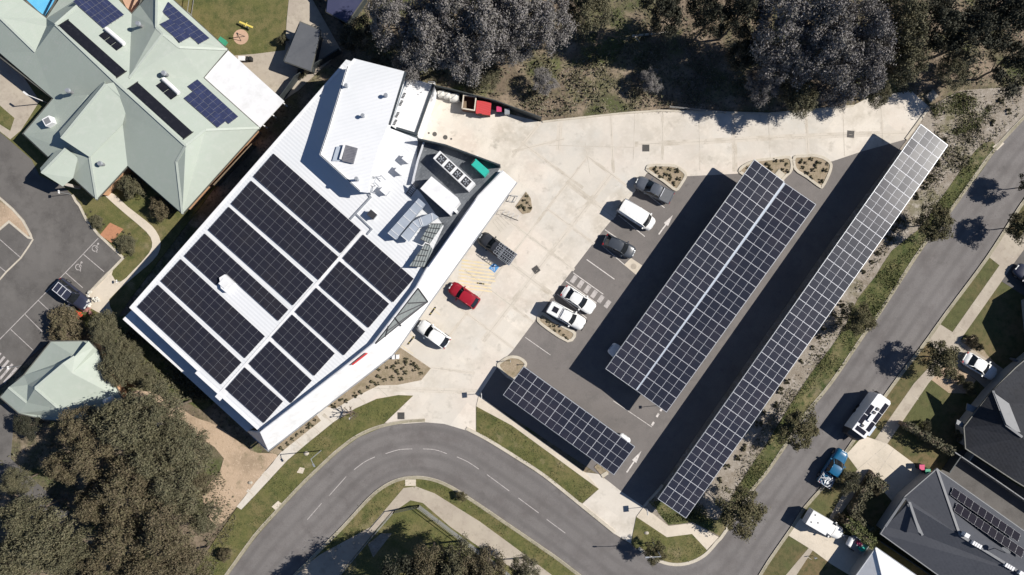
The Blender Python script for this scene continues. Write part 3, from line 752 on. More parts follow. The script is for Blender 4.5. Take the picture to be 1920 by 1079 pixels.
for x, y in ((749, 197), (754, 183), (738, 233), (742, 219)):
    for k in range(4): vt.bar(P(x - 1 + k * 1.4, y - k * 2.6, 5.45), P(x + 3 + k * 1.4, y + 1 - k * 2.6, 5.45), .1, .08)
vt.build('roof_louvre', 'dark_metal', B, org)
# plant deck with screens
MB().prism(inset(PL([(783, 262), (835, 274), (940, 313), (889, 393), (803, 500), (790, 507), (812, 467), (832, 424), (806, 388), (788, 362), (776, 350)], ZD + .05), .05), ZD + .005, ZD + .05).build('plant_deck', 'deck', B, org)
sc = MB().ribbon(PL([(782, 260), (835, 272), (938, 310)], ZD + 1.5), .16, ZD - .5, ZD + 1.5)
sc.build('plant_screen', 'navy_dark', B, org)
rl = MB()
rl.tube(P(893, 375, ZP + .1), P(805, 500, ZP + .1), .1, n=6)
rl.ribbon(PL([(796, 262), (783, 300), (772, 345)], ZD + .6), .16, ZD, ZD + .6)
rl.build('roof_rail', 'alu', B, org)
# canopy over the forecourt
IP = [(x, y, ZP) for x, y in inner_px]
OP = [(x, y, ZC) for x, y in ((968, 342), (868, 480), (807, 565), (748, 650), (734, 667), (690, 701), (503, 845), (462, 808))]
folds = [[IP[0], IP[1], OP[1], OP[0]], [IP[1], IP[2], OP[1]], [IP[2], IP[3], IP[4], OP[2], OP[1]], [IP[4], IP[5], OP[3], OP[2]], [IP[5], IP[6], OP[5], OP[4], OP[3]], [IP[6], IP[7], OP[6], OP[5]], [IP[7], OP[7], OP[6]]]
roof(B, org, folds, 'white_flat', th=.2, name='canopy')
pm = MB().ribbon(PL(inner_px, ZP), .18, ZD - .1, ZP - .02); pm.build('parapet', 'white_flat', B, org)
MB().ribbon(PL([(468, 813), (503, 846), (690, 702), (734, 668), (748, 651), (807, 566), (869, 480), (969, 342)], ZC), .12, ZC - .3, ZC - .02, 0, -.04).build('canopy_gutter', 'galv', B, org)
lf = [IP[4], IP[5], OP[3]]
lp = lambda x, y, d=.1: (x, y, onplane(x, y, lf, d))
roof(B, org, [[lp(784, 541), lp(802, 566), lp(742, 612), lp(704, 644)]], 'mesh', th=.05, name='canopy_skylight')
fb = MB()
for a, b in (((784, 541), (802, 566)), ((802, 566), (704, 645)), ((802, 566), (745, 592)), ((802, 566), (725, 622)), ((802, 567), (765, 569)), ((740, 596), (752, 612)), ((728, 612), (722, 632)), ((784, 541), (704, 644))): fb.bar(P(*lp(*a, .16)), P(*lp(*b, .16)), .14, .1)
fb.build('canopy_frame', 'dark_metal', B, org)
for x, y in ((520, 833), (580, 787), (640, 741), (700, 692), (745, 650), (790, 588), (838, 520), (890, 450), (940, 382)):
    p = P(x - 3, y - 4, ZC); MB().tube((p.x, p.y, .05), (p.x, p.y, ZC - .1), .09, n=8).build('canopy_post', 'white_flat', B, org)
MB().bar(P(661, 684, ZP - .05), P(688, 663, ZP - .05), .16, .6).build('fascia_sign', 'red_sign', B, org)
# awning on the south-west side
MB().prism(PL([(230, 599), (262, 566), (500, 788), (463, 810), (342, 699)], 4.15), 3.9, 4.15).build('side_awning', 'white_flat', B, org)

# rooftop solar arrays
G1 = 'solar arrays on the white building roof'
za = ZD + .16
for c0, c1, c3, nu, nv, sk, lb in (
        ((513, 288), (677, 432), (477, 333), 13, 2, (), 'long rooftop solar array closest to the raised plant room roof'),
        ((471, 339), (635, 482), (433, 382), 13, 2, (), 'long rooftop solar array, second in line from the raised plant room'),
        ((429, 388), (588, 530), (390, 431), 13, 2, (), 'long rooftop solar array, third in line from the raised plant room'),
        ((384, 438), (541, 581), (345, 480), 13, 2, tuple((i, 1) for i in range(5, 13)), 'L shaped rooftop solar array cut short beside the white roof hood'),
        ((339, 486), (497, 631), (302, 528), 13, 2, (), 'long rooftop solar array, second in line from the south-west roof edge'),
        ((296, 534), (453, 680), (259, 577), 13, 2, (), 'long rooftop solar array along the south-west roof edge above the awning'),
        ((681, 440), (776, 523), (643, 485), 8, 2, (), 'short rooftop solar array nearest the metal ducts and louvred screens'),
        ((637, 490), (730, 570), (598, 535), 8, 2, (), 'short rooftop solar array, second in line from the ducts'),
        ((593, 540), (685, 622), (553, 585), 8, 2, (), 'short rooftop solar array, third in line from the ducts'),
        ((548, 590), (628, 663), (510, 633), 7, 2, (), 'short rooftop solar array behind the red wall sign'),
        ((506, 640), (585, 714), (466, 682), 7, 2, (), 'short rooftop solar array, second in line from the pointed canopy corner'),
        ((459, 689), (531, 753), (423, 730), 6, 2, (), 'smallest rooftop solar array next to the pointed canopy corner')):
    solar_array('rooftop_solar_array', lb, G1, c0, c1, c3, za, nu, nv, skip=sk)

# rooftop machines
def tbox(name, mats, q, z0, z1, parent=None, org=None, mi=0):
    return MB().prism(PL(q, z1), z0, z1).build(name, mats, parent, org)


def frame_q(q, z):
    a, b, d = P(*q[0], z), P(*q[1], z), P(*q[3], z)
    return frame_of(a, b, d)


t = thing('condenser_unit', 'long white rooftop condenser unit with four round fans in the plant enclosure', 'air conditioner', P(851, 321, ZD))
mt, lu, lv, sg = frame_q([(812, 297), (878, 358), (891, 345), (826, 284)], ZD + 1.6)
t.location = mt.translation; t.rotation_euler = mt.to_euler()
MB().box(0, lu, min(0, sg * lv), max(0, sg * lv), -1.5, 0).build('casing', 'white_flat', t)
for k in range(4):
    cx, cy = lu * (k + .62) / 4.3, sg * lv / 2
    fm = MB().box(cx - .48, cx + .48, cy - .48, cy + .48, 0, .05)
    f = fm.build('fan_housing', 'dark_metal', t)
    b = MB().tube((cx, cy, .05), (cx, cy, .12), .1, n=10)
    for a in range(5):
        th = a * 1.257
        b.add([(cx + .08 * math.cos(th), cy + .08 * math.sin(th), .07), (cx + .38 * math.cos(th - .3), cy + .38 * math.sin(th - .3), .07), (cx + .38 * math.cos(th + .3), cy + .38 * math.sin(th + .3), .1)], [(0, 1, 2)])
    b.tube((cx, cy, .051), (cx, cy, .09), .42, n=20, cap=False)
    b.build('fan', 'galv', f)
t = thing('equipment_cabinet', 'teal green equipment cabinet standing in the dark plant enclosure', 'cabinet', P(900, 315, ZD))
q = [(892, 298), (917, 320), (908, 331), (883, 308)]
tbox('casing', 'teal', q, ZD + .05, ZD + 1.3, t, t.location)
MB().bar(P(884, 307, ZD + 1.35), P(890, 300, ZD + 1.35), .18, .08).build('handle', 'black', t, t.location)
l_ = MB(); l_.disc(P(900, 314, 0), .12, ZD + 1.32, 10); l_.build('lid_knob', 'white_flat', t, t.location)
t = thing('air_handling_unit', 'big white box air handler with metal ducts leaving it beside the louvred screens', 'air conditioner', P(825, 366, ZD))
MB().prism(PL([(809, 331), (858, 371), (862, 379), (843, 403), (788, 354)], ZD + 2.0), ZD + .05, ZD + 2.0).build('casing', 'white_flat', t, t.location)
tbox('service_hatch', 'white_flat', [(853, 390), (859, 396), (855, 400), (849, 394)], ZD + .05, ZD + 1.4, t, t.location)
dk = MB().prism(PL([(785, 372), (797, 383), (742, 449), (727, 437)], ZD + 1.3), ZD + .5, ZD + 1.3)
dk.build('straight_duct', 'duct', t, t.location)
dk = MB().prism(PL([(811, 399), (822, 407), (799, 423), (785, 427), (765, 453), (752, 442), (775, 415), (788, 408)], ZD + 1.25), ZD + .5, ZD + 1.25)
dk.build('bent_duct', 'duct', t, t.location)
fl = MB()
for k in range(5):
    a, b = Vector((785, 372)).lerp(Vector((727, 437)), (k + .5) / 5), Vector((797, 383)).lerp(Vector((742, 449)), (k + .5) / 5)
    fl.bar(P(*a, ZD + 1.32), P(*b, ZD + 1.32), .06, .05)
for a, b in (((785, 427), (774, 416)), ((778, 436), (767, 426)), ((790, 424), (785, 410)), ((793, 423), (788, 408)), ((812, 417), (809, 401)), ((752, 442), (765, 453)), ((727, 437), (742, 449))): fl.bar(P(*a, ZD + 1.28), P(*b, ZD + 1.28), .06, .05)
fl.build('duct_flange', 'white_flat', t, t.location)
for q, lb in (([(807, 420), (832, 420), (815, 444), (806, 457), (788, 449)], 'grey slatted metal screen panel beside the bent duct'), ([(797, 457), (806, 460), (812, 469), (795, 501), (767, 500)], 'grey slatted metal screen panel at the roof edge by the short solar array')):
    o_ = P(*q[0], ZD)
    t = thing('screen_panel', lb, 'screen', o_, group='slatted screens on the roof')
    MB().prism(PL(q, ZD + .9), ZD + .82, ZD + .87).build('sheet', 'mesh', t, o_)
    sl = MB()
    a0, a1, b0, b1 = Vector(q[0]), Vector(q[-1]), Vector(q[1]), Vector(q[-2])
    for k in range(5): sl.bar(P(*a0.lerp(a1, k / 4), ZD + .92), P(*b0.lerp(b1, k / 4), ZD + .92), .08, .1)
    sl.build('slat', 'dark_metal', t, o_)
t = thing('roof_skylight', 'dark framed skylight grille set in the raised white roof', 'skylight', P(645, 289, ZR))
MB().prism(PL([(648, 272), (670, 278), (662, 307), (641, 302)], ZR + .35), ZR, ZR + .35).build('grille', mk('skylight_grille', (.16, .16, .18), .5, [(2, 3, (.12, .12, .14), .45, .7)], wave=(.3, R(75), 1.0)), t, t.location)
MB().prism(PL([(631, 275), (643, 275), (636, 302), (623, 302)], ZR + .2), ZR, ZR + .2).build('glazing', 'galv_flat', t, t.location)
MB().bar(P(646, 271, ZR + .4), P(638, 299, ZR + .4), .2, .25).build('ridge', 'white_flat', t, t.location)
t = thing('roof_hood', 'white metal roof hood in the bare strip between the long solar arrays', 'roof vent', P(424, 532, ZD))
MB().prism(PL([(411, 521), (421, 515), (439, 531), (424, 549), (414, 541)], ZD + .6), ZD, ZD + .6).build('hood', 'white_flat', t, t.location)
MB().box(-.5, .5, -.45, .45, .6, .66, 0, Matrix.Rotation(R(-42), 4, 'Z')).build('hood_cap', 'white_flat', t)
random.seed(11)
pipe_spots = [(651, 163, ZR, 'thin vent pipe nearest the top corner of the raised roof'), (725, 181, ZR, 'stubby vent cowl near the gutter of the raised roof'), (682, 219, ZR, 'low vent cap mid way along the raised roof'), (672, 338, ZR, 'tall grey flue at the lower tip of the raised roof'),
              (690, 337, ZD + .9, 'flue pipe among the pipework below the raised roof'), (697, 357, ZD, 'short flue next to the pipework on the white roof'), (724, 359, ZD, 'grey box vent casting shadow near the pipework'), (700, 404, ZD, 'square dark vent cowl on the white roof by the solar arrays'),
              (752, 322, ZD, 'square vent box beside the plant enclosure screen'), (765, 300, ZD, 'tall white vent box against the plant enclosure screen')]
for x, y, z, lb in pipe_spots:
    o_ = P(x, y, z)
    t = thing('roof_vent', lb, 'roof vent', o_)
    if 'box' in lb or 'square' in lb:
        m_ = Matrix.Rotation(R(-40), 4, 'Z')
        MB().box(-.42, .42, -.32, .32, 0, .8, 0, m_).build('vent_body', 'galv' if 'grey' in lb or 'dark' in lb else 'white_flat', t)
        MB().box(-.5, .5, -.4, .4, .8, .88, 0, m_).build('vent_cap', 'white_flat' if 'dark' not in lb else 'dark_metal', t)
    else:
        h = 1.1 if 'tall' in lb else .6
        MB().tube((0, 0, 0), (0, 0, h), .16, n=10).build('pipe', 'galv', t)
        MB().tube((0, 0, h), (0, 0, h + .14), .26, .2, n=10).build('vent_cap', 'galv', t)
t = thing('roof_pipework', 'tangle of bent white and grey pipes between the raised roof and the plant deck', 'pipework', P(690, 345, ZD))
pw = MB()
for k in range(16):
    a = Vector((672 + random.random() * 45, 326 + random.random() * 34)); b = a + Vector(random.choice([(14, 4), (-6, 12), (9, 9), (4, -12)]))
    z = ZD + .4 + random.random() * .9
    pw.tube(P(*a, z), P(*b, z), .05 + .04 * random.random(), n=6)
    pw.tube(P(*a, z), (P(*a, z).x, P(*a, z).y, ZD), .05, n=6)
pw.build('pipe', 'galv', t, t.location)
t = thing('cable_tray', 'angular run of dark cable tray on the white roof beside the solar arrays', 'cable tray', P(690, 410, ZD))
MB().ribbon(PL([(657, 411), (695, 370), (690, 364)], ZD + .15), .22, ZD, ZD + .15).ribbon(PL([(668, 402), (697, 430), (688, 440)], ZD + .15), .2, ZD, ZD + .15).build('tray', 'galv', t, t.location)
t = thing('rooftop_ladder', 'short dark ladder cage leaning between plant deck and white roof', 'ladder', P(775, 353, ZD))
lb_ = MB()
for s in (-1, 1): lb_.bar(P(766 + s * 4, 366 + s * 3, ZD + .1), P(781 + s * 4, 346 + s * 3, ZD + 1.3), .09, .09)
for k in range(8):
    x, y, z = 766 + 15 * k / 7, 366 - 20 * k / 7, ZD + .1 + 1.2 * k / 7
    lb_.bar(P(x - 4, y - 3, z), P(x + 4, y + 3, z), .07, .06)
lb_.build('frame', 'dark_metal', t, t.location)


# ------------------------------------------------------------------ solar carports
def build_carport(label, spans, cols, limit_each):
    base = P(*spans[0][0], 0)
    root = thing('solar_carport', label, 'carport', base, group='solar carports')
    for si, (c0, c1, c3, z0, z3, nu, nv, far, lim) in enumerate(spans):
        mt, lu, lv, sg = frame_of(P(*c0, z0), P(*c1, z0), P(*c3, z3))
        holder = MB().box(.02, lu - .02, min(0, sg * lv) + .02, max(0, sg * lv) - .02, -.26, -.205).build('canopy', 'galv', root)
        holder.location = mt.translation - base; holder.rotation_euler = mt.to_euler()
        du, dv = lu / nu, lv / nv
        me = panel_mesh(du, dv, (.036, .026), .022, 'cellc', 'alu')
        fill_panels(holder, nu, nv, du, dv, sg, me, limit=lim, far_first=far)
        fr = MB()
        for j in range(nv + 1):
            fr.box(-.02, lu + .02, sg * j * dv - .05, sg * j * dv + .05, -.2, -.024)
        for x in (-.03, lu - .05): fr.box(x, x + .08, min(0, sg * lv), max(0, sg * lv), -.22, .01)
        for y in (0, lv): fr.box(-.03, lu + .03, sg * y - .05, sg * y + .05, -.22, -.004)
        fr.build('purlin', 'galv', holder)
    c0, c1 = spans[0][0], spans[0][1]
    ca, cb_ = spans[0][0], spans[-1][2]
    z = min(s[3] for s in spans)
    for k in range(cols):
        f = (k + .5) / cols
        a = P(*spans[0][0], spans[0][3]).lerp(P(*spans[0][1], spans[0][3]), f)
        e3 = P(*spans[-1][2], spans[-1][4]); e0 = P(*spans[-1][0], spans[-1][3])
        across = e3 - e0
        full = (P(*spans[-1][2], spans[-1][4]) - P(*spans[0][0], spans[0][3]))
        mid = a + full * .5
        MB().box(mid.x - .14, mid.x + .14, mid.y - .14, mid.y + .14, .02, min(spans[0][3], spans[0][4]) - .55).build('column', 'galv', root, base)
        b1, b2 = a + full * .03, a + full * .97
        bm = MB()
        if len(spans) == 1:
            b1.z = spans[0][3] - .42; b2.z = spans[0][4] - .42
            bm.bar(b1, b2, .16, .26)
        else:
            m2 = Vector((mid.x, mid.y, spans[0][4] - .42)); b1.z = spans[0][3] - .42; b2.z = spans[1][4] - .42
            bm.bar(b1, m2, .16, .26); bm.bar(m2, b2, .16, .26)
        bm.build('rafter', 'galv', root, base)
    return root, base


build_carport('long narrow solar carport running beside the mulch strip and side street', [((1727, 234), (1234, 936), (1778, 271), 3.74, 3.375, 28, 4, False, 100)], 8, 100)
r2, b2 = build_carport('wide double solar carport with a central gutter in the middle of the car park',
                       [((1415, 300), (1136, 692), (1469.5, 342), 3.8, 3.5, 15, 4, False, 60), ((1473, 345), (1194, 733), (1530, 383), 3.5, 3.8, 15, 4, False, 60)], 6, 60)
MB().ribbon(PL([(1471, 343), (1194.5, 732)], 3.55), .3, 3.3, 3.5).build('valley_gutter', 'galv_flat', r2, b2)
build_carport('short solar carport beside the footpath and grass verge', [((982, 688), (1190, 838), (940, 738), 3.5, 3.3, 8, 4, False, 100)], 3, 100)
# ------------------------------------------------------------------ houses
def house(name, label, outline, facets, ridges, roofmat, wallmat, cap, eave=2.8, ins=.55, gut='gutter'):
    org = sum(PL(outline, eave), Vector()) / len(outline); org.z = 0
    h = thing(name, label, 'building', org)
    MB().prism(inset(PL(outline, eave), ins), 0, eave - .08).build('wall', wallmat, h, org)
    roof(h, org, facets, roofmat, ridges, cap)
    o = PL(outline, eave)
    if area(o) < 0: o = o[::-1]
    MB().ribbon(o + [o[0]], .12, eave - .2, eave + .03, 0, -.05).build('gutter', gut, h, org)
    return h, org


a_ = (104, 46, 6.2); c_ = (348, 273, 6.1); l_ = (381, 146, 3)
NE = [a_, c_, l_]; SW = [a_, c_, (100, 185, 3)]
ne = lambda x, y, d=0.0: (x, y, onplane(x, y, NE, d)); sw = lambda x, y, d=0.0: (x, y, onplane(x, y, SW, d))
b_ = ne(213, 150); d_ = sw(331, 303); e_ = ne(385, 244); f_ = sw(342, 401); g_ = ne(486, 240)
j_ = ne(242, 147); k_ = ne(247, 27); m_ = (426, 93, 3); r1 = (305, 64, 5.6); r0 = (293, 52, 5.5); r2_ = (336, 89, 5.0); r9 = (294, -25, 4.6)
v_ = sw(66, 97); w_ = (100, 185, 3); x_ = sw(165, 178); i_ = sw(230, 232); h_ = sw(239, 311)
HA = ne(150, 6); HB = ne(176, -22)
F2 = [r0, m_, (322, -2, 3)]
cW = (44, 251, 3); cS = (90, 294, 3); inn = (112, 246, 4.3); in2 = (124, 281, 4.0)
q1 = (168, 294, 4.6); q2 = (181, 374, 3); q3 = (136, 333, 3); q4 = (145, 294, 4.3)
H1, o1 = house('childcare_centre', 'rambling mint green metal roofed building with solar panels and solar hot water units', [(-60, 60), w_[:2], cW[:2], cS[:2], q3[:2], q2[:2], h_[:2], f_[:2], g_[:2], l_[:2], m_[:2], (322, -2), (280, -40), (262, 10), k_[:2], (200, -20), (150, -60), (125, -40), (87, 35), (42, 0), (-40, -60)],
    [[a_, b_, c_, e_, g_, l_, j_, k_, (200, -24, ne(200, -24)[2]), HB, HA],
     [a_, v_, (0, 33, 4.9), (-60, -20, 4.9), (-100, 0, 3), (0, 100, 3), w_, x_, i_, d_, c_, b_],
     [i_, h_, f_, d_], [c_, d_, f_, g_, e_],
     [(0, 33, 4.9), v_, (87, 50, 3.6), (87, 35, 3), (42, 0, 3), (-30, -50, 3), (-60, -20, 4.9)],
     [a_, HA, HB, (130, -30, 3), (87, 35, 3), (87, 50, 3.6), v_],
     [k_, (262, 10, 3), (288, -25, 3.2), r9, r0, r1, j_], [r9, r0, r1, r2_, m_, (322, -2, 3), (305, -25, 3)], [j_, r1, r2_, m_, l_],
     [w_, cW, inn, x_], [cW, cS, in2, inn], [inn, in2, q4, q1, i_, x_], [i_, q1, q2, h_], [q4, q3, q2, q1]],
    [[a_, b_, c_, e_, g_], [c_, d_, f_], [r9, r0, r1, r2_, m_], [r1, j_], [HA, a_], [v_, (0, 33, 4.9)], [q1, q2]], 'mint', 'brick', 'mint_ridge')
G0, G1_, = (198, 158, 6.3), (115, 260, 6.3)
roof(H1, o1, [[G0, G1_, (111, 247, 5.5), (194, 152, 5.6)], [G0, (239, 198, 5.3), (230, 233, 5.0), (168, 295, 4.9), G1_], [G0, (213, 155, 6.1), (227, 182, 5.7), (239, 198, 5.3)]], 'mint', [[G0, G1_]], name='upper_gable_roof')
MB().prism(inset(PL([(198, 158), (239, 198), (230, 233), (168, 295), (115, 260), (111, 247)], 5), .35), 3.5, 4.8).build('gable_wall', 'render', H1, o1)
pr0, pr1 = (123, 279, 4.9), (78, 325, 4.9)
roof(H1, o1, [[pr0, pr1, (75, 316, 4.2), (104, 283, 4.2)], [pr0, (146, 296, 4.2), (137, 334, 3.9), (118, 350, 3.8), pr1]], 'mint', [[pr0, pr1]], name='porch_roof')
for p in ((84, 322), (117, 345)): q = P(*p, 3.6); MB().box(q.x - .18, q.x + .18, q.y - .18, q.y + .18, .05, 3.85).build('porch_post', 'render', H1, o1)
MB().prism(PL([(428, 95), (533, 190), (486, 241), (382, 147)], 2.75), 2.6, 2.75).build('patio_roof', 'white_flat', H1, o1)
for p in ((526, 190), (488, 232), (505, 212)): q = P(*p, 2.6); MB().box(q.x - .08, q.x + .08, q.y - .08, q.y + .08, .05, 2.6).build('patio_post', 'white_flat', H1, o1)

H2, o2 = house('mint_roofed_annexe', 'small mint green roofed building half shaded by gum trees beside the old car park', [(96, 641), (166, 640), (183, 657), (196, 690), (229, 749), (170, 790), (85, 787), (36, 775), (1, 745), (16, 727), (45, 704)],
    [[(45, 704, 2.8), (96, 641, 2.8), (166, 640, 2.8), (142, 669, 3.9), (119, 683, 4.3), (52, 722, 3.9)],
     [(66, 728, 5.2), (119, 683, 5.0), (140, 669, 4.6), (135, 700, 4.6), (196, 690, 2.9), (229, 749, 2.8), (170, 790, 2.8), (112, 768, 4.2)],
     [(66, 728, 5.2), (112, 768, 4.2), (170, 790, 2.8), (85, 787, 2.8), (36, 775, 2.8), (50, 755, 3.6)],
     [(16, 727, 3.6), (45, 704, 2.8), (52, 722, 3.9), (50, 755, 3.6)], [(16, 727, 3.6), (50, 755, 3.6), (36, 775, 2.8), (1, 745, 2.8)],
     [(140, 669, 4.6), (166, 640, 4.2), (176, 651, 3.6), (135, 700, 4.6)][:4], [(176, 651, 3.6), (183, 657, 2.9), (196, 690, 2.9), (135, 700, 4.6)],
     [(52, 722, 3.9), (119, 683, 4.3), (66, 728, 5.2), (50, 755, 3.6)]],
    [[(66, 728, 5.2), (119, 683, 5.0), (140, 669, 4.6)], [(66, 728, 5.2), (112, 768, 4.2)], [(16, 727, 3.6), (50, 755, 3.6)]], 'mint', 'brick', 'mint_ridge')
t = thing('roof_vent', 'white curved roof cowl on the small mint roof by the trees', 'roof vent', P(205, 750, 3.3))
MB().tube((-.5, -.3, .1), (.5, .3, .1), .4, .3, 10).build('cowl', 'white_flat', t)

H3, o3 = house('grey_house', 'charcoal roofed house with two rows of solar panels in the bottom corner', [(1757, 880), (1764, 886), (1960, 1025), (1960, 1190), (1780, 1093), (1652, 1001), (1660, 988), (1697, 932)],
    [[(1757, 880, 2.8), (1800, 1004, 5.0), (1730, 1004, 3.6), (1703, 945, 4.4), (1697, 932, 2.8)],
     [(1652, 1001, 2.8), (1730, 1004, 3.6), (1800, 1004, 5.0), (1915, 1075, 5.4), (1990, 1120, 5.4), (1960, 1190, 2.8), (1780, 1093, 2.8)],
     [(1757, 880, 2.8), (1764, 886, 2.8), (1960, 1025, 2.8), (1990, 1120, 5.4), (1915, 1075, 5.4), (1800, 1004, 5.0)],
     [(1703, 945, 4.4), (1730, 1004, 3.6), (1652, 1001, 2.8), (1660, 988, 2.8)]],
    [[(1757, 880, 2.8), (1800, 1004, 5.0), (1915, 1075, 5.4), (1990, 1120, 5.4)], [(1703, 945, 4.4), (1730, 1004, 3.6)], [(1697, 934, 4.3), (1660, 988, 2.9)]], 'greyroof', 'render', 'greycap', gut='greycap')
MB().prism(PL([(1703, 941), (1708, 942), (1729, 1003), (1722, 998)], 4.5), 4.3, 4.5).build('gable_cover', 'greycap', H3, o3)
for lb, c0, c1, c3 in (('upper row of rooftop panels on the charcoal house nearest the side yard', (1788, 914), (1914, 1002), (1781, 928)), ('lower row of rooftop panels on the charcoal house nearest its ridge', (1795, 943), (1921, 1031), (1788, 958))):
    solar_array('house_solar_array', lb, 'solar panels on the charcoal house', c0, c1, c3, tuple(onplane(*c, [(1757, 880, 2.8), (1800, 1004, 5.0), (1915, 1075, 5.4)], .13) for c in (c0, c1, c3)), 10, 1, fr=.02, mid=0, frame='alu_dark', cell='cell_dull')
for x, y, lb in ((1809, 1002, 'white ridge vent at the top corner of the charcoal house roof'), (1830, 1021, 'row of pale vents along the charcoal house ridge'), (1891, 1062, 'second row of pale vents further down the charcoal house ridge'), (1911, 1073, 'white ridge vent at the frame edge on the charcoal house')):
    t = thing('roof_vent', lb, 'roof vent', P(x, y, 5.2))
    mb = MB()
    if 'row' in lb:
        for k in range(4): mb.box(k * .32 - .6, k * .32 - .36, -.25, .25, -.2, .25, 0, Matrix.Rotation(R(-30), 4, 'Z'))
    else: mb.box(-.3, .3, -.25, .25, -.2, .5, 0, Matrix.Rotation(R(-30), 4, 'Z'))
    mb.build('vent_body', 'white_flat', t)
t = thing('satellite_dish', 'satellite dish on a mast casting a dark shadow on the charcoal roof', 'satellite dish', P(1868, 1030, 5.0))
MB().tube((0, 0, -.3), (.2, 0, 1.3), .04, n=6).build('mast', 'dark_metal', t)
dm = MB(); dm.tube((.2, .05, 1.2), (.28, .35, 1.35), .1, .5, 14); dm.build('dish', 'greycap', t)

H4, o4 = house('dark_house', 'very dark roofed house at the right edge behind the white sedan', [(1862, 733), (1905, 690), (1990, 620), (2050, 760), (2000, 960), (1901, 900), (1811, 841), (1808, 801)],
    [[(1862, 733, 2.9), (1886, 797, 4.8), (1917, 820, 5.2), (1901, 900, 2.8), (1811, 841, 2.8), (1808, 801, 2.8)], [(1862, 733, 2.9), (1892, 757, 3.8), (1917, 820, 5.2), (1886, 797, 4.8)],
     [(1862, 733, 2.9), (1905, 690, 2.8), (1990, 620, 2.8), (2050, 760, 2.8), (1990, 800, 5.4), (1917, 820, 5.2), (1892, 757, 3.8)], [(1917, 820, 5.2), (1990, 800, 5.4), (2050, 760, 2.8), (2000, 960, 2.8), (1901, 900, 2.8)]],
    [[(1862, 733, 2.9), (1886, 797, 4.8), (1917, 820, 5.2)]], 'darkroof', 'render', 'greycap')
MB().prism(PL([(1864, 737), (1892, 757), (1916, 817), (1887, 796)], 5.0), 4.85, 5.0).build('gable_cover', 'greycap', H4, o4)  # paler sheet laid over the whole gable facet
for q in ([(1814, 757), (1833, 764), (1827, 775), (1812, 769)], [(1795, 787), (1811, 796), (1806, 803), (1793, 795)]):
    MB().prism(PL(q, 2.4), 2.25, 2.4).build('window_awning', 'greycap', H4, o4)
H6, o6 = house('corner_house', 'house mostly out of frame whose roof shades the front lawn at the right edge', [(1935, 560), (2080, 470), (2160, 600), (1990, 640), (1945, 668)], [[(1935, 560, 2.8), (2080, 470, 2.8), (2080, 560, 5.5), (1990, 600, 5.5)], [(2080, 470, 2.8), (2160, 600, 2.8), (2080, 560, 5.5)], [(1935, 560, 2.8), (1990, 600, 5.5), (1945, 668, 2.8)], [(1990, 600, 5.5), (2080, 560, 5.5), (2160, 600, 2.8), (1990, 640, 2.8), (1945, 668, 2.8)]],
    [], 'darkroof', 'render', 'greycap')
H5, o5 = house('white_roofed_house', 'bright white roofed house cut off by the bottom edge', [(1643, 1028), (1722, 1083), (1800, 1180), (1700, 1240), (1600, 1088)], [[(1643, 1028, 2.8), (1665, 1120, 5), (1600, 1088, 2.8)], [(1643, 1028, 2.8), (1722, 1083, 2.8), (1800, 1180, 2.8), (1665, 1120, 5)], [(1665, 1120, 5), (1800, 1180, 2.8), (1700, 1240, 2.8), (1600, 1088, 2.8)]],
    [[(1643, 1028, 2.8), (1665, 1120, 5)]], 'white_flat', 'render', 'white_flat', gut='galv')
H7, o7 = house('garden_shed', 'flat grey shed by the playground lawn and the big building', [(563, 42), (600, 57), (597, 75), (582, 133), (533, 115)], [[(563, 42, 2.9), (600, 57, 2.9), (597, 75, 2.9), (582, 133, 2.6), (533, 115, 2.6)]], [], 'shed', 'fence', 'shed', eave=2.5, ins=.25)
H8, o8 = house('navy_shed', 'navy roofed shed in the shade of gum trees at the top edge', [(617, -20), (690, -15), (650, 42), (612, 22)], [[(617, -20, 3), (690, -15, 3), (650, 42, 2.6), (612, 22, 2.6)]], [], 'bluetile', 'fence', 'bluetile', eave=2.5, ins=.3)

# solar gear on the mint roof
MG = 'solar panels on the mint roof'
def onroof(y):
    return y
def zz3(c0, c1, c3, fn, d):
    return tuple(fn(*c, d)[2] for c in (c0, c1, c3))


f2 = lambda x, y, d=0.0: (x, y, onplane(x, y, F2, d))
for lb, c0, c1, c3, fn, nu, nv, sk in (('dark blue solar array at the top edge of the mint roof', (177, -22), (233, 28), (147, 12), ne, 5, 3, ()),
                                     ('blue stepped solar array beside the playground lawn', (316, 4), (393, 72), (299, 18), f2, 8, 1, ()),
                                     ('blue solar row set next to the short ridge of the mint roof', (320, 35), (358, 69), (302, 48), f2, 4, 1, ()),
                                     ('blue solar array beside the white patio roof', (370, 149), (447, 219), (353, 164), ne, 8, 1, ()),
                                     ('blue inner solar row on the slope above the patio roof', (361, 172), (424, 227), (346, 186), ne, 6, 1, ())):
    solar_array('mint_roof_solar_array', lb, MG, c0, c1, c3, zz3(c0, c1, c3, fn, .14), nu, nv, fr=.02, mid=.02, cell='poly', frame='alu_dark')
for lb, c0, c1, c3 in (('black pool heating mat on the upper stretch of the mint roof', (128, 38), (236, 134), (112, 50)), ('black pool heating mat on the lower stretch of the mint roof', (258, 155), (361, 248), (242, 168))):
    mt, lu, lv, sg = frame_of(P(*ne(*c0, .1)), P(*ne(*c1, .1)), P(*ne(*c3, .1)))
    t = thing('heating_mat', lb, 'solar heater', group='black heating mats on the mint roof'); t.location = mt.translation; t.rotation_euler = mt.to_euler()
    MB().box(0, lu, min(0, sg * lv), max(0, sg * lv), -.03, .03).build('mat', 'blackmat', t)
    MB().box(-.08, 0, min(0, sg * lv) - .1, max(0, sg * lv) + .1, -.03, .07).box(lu, lu + .08, min(0, sg * lv) - .1, max(0, sg * lv) + .1, -.03, .07).build('manifold', 'black', t)
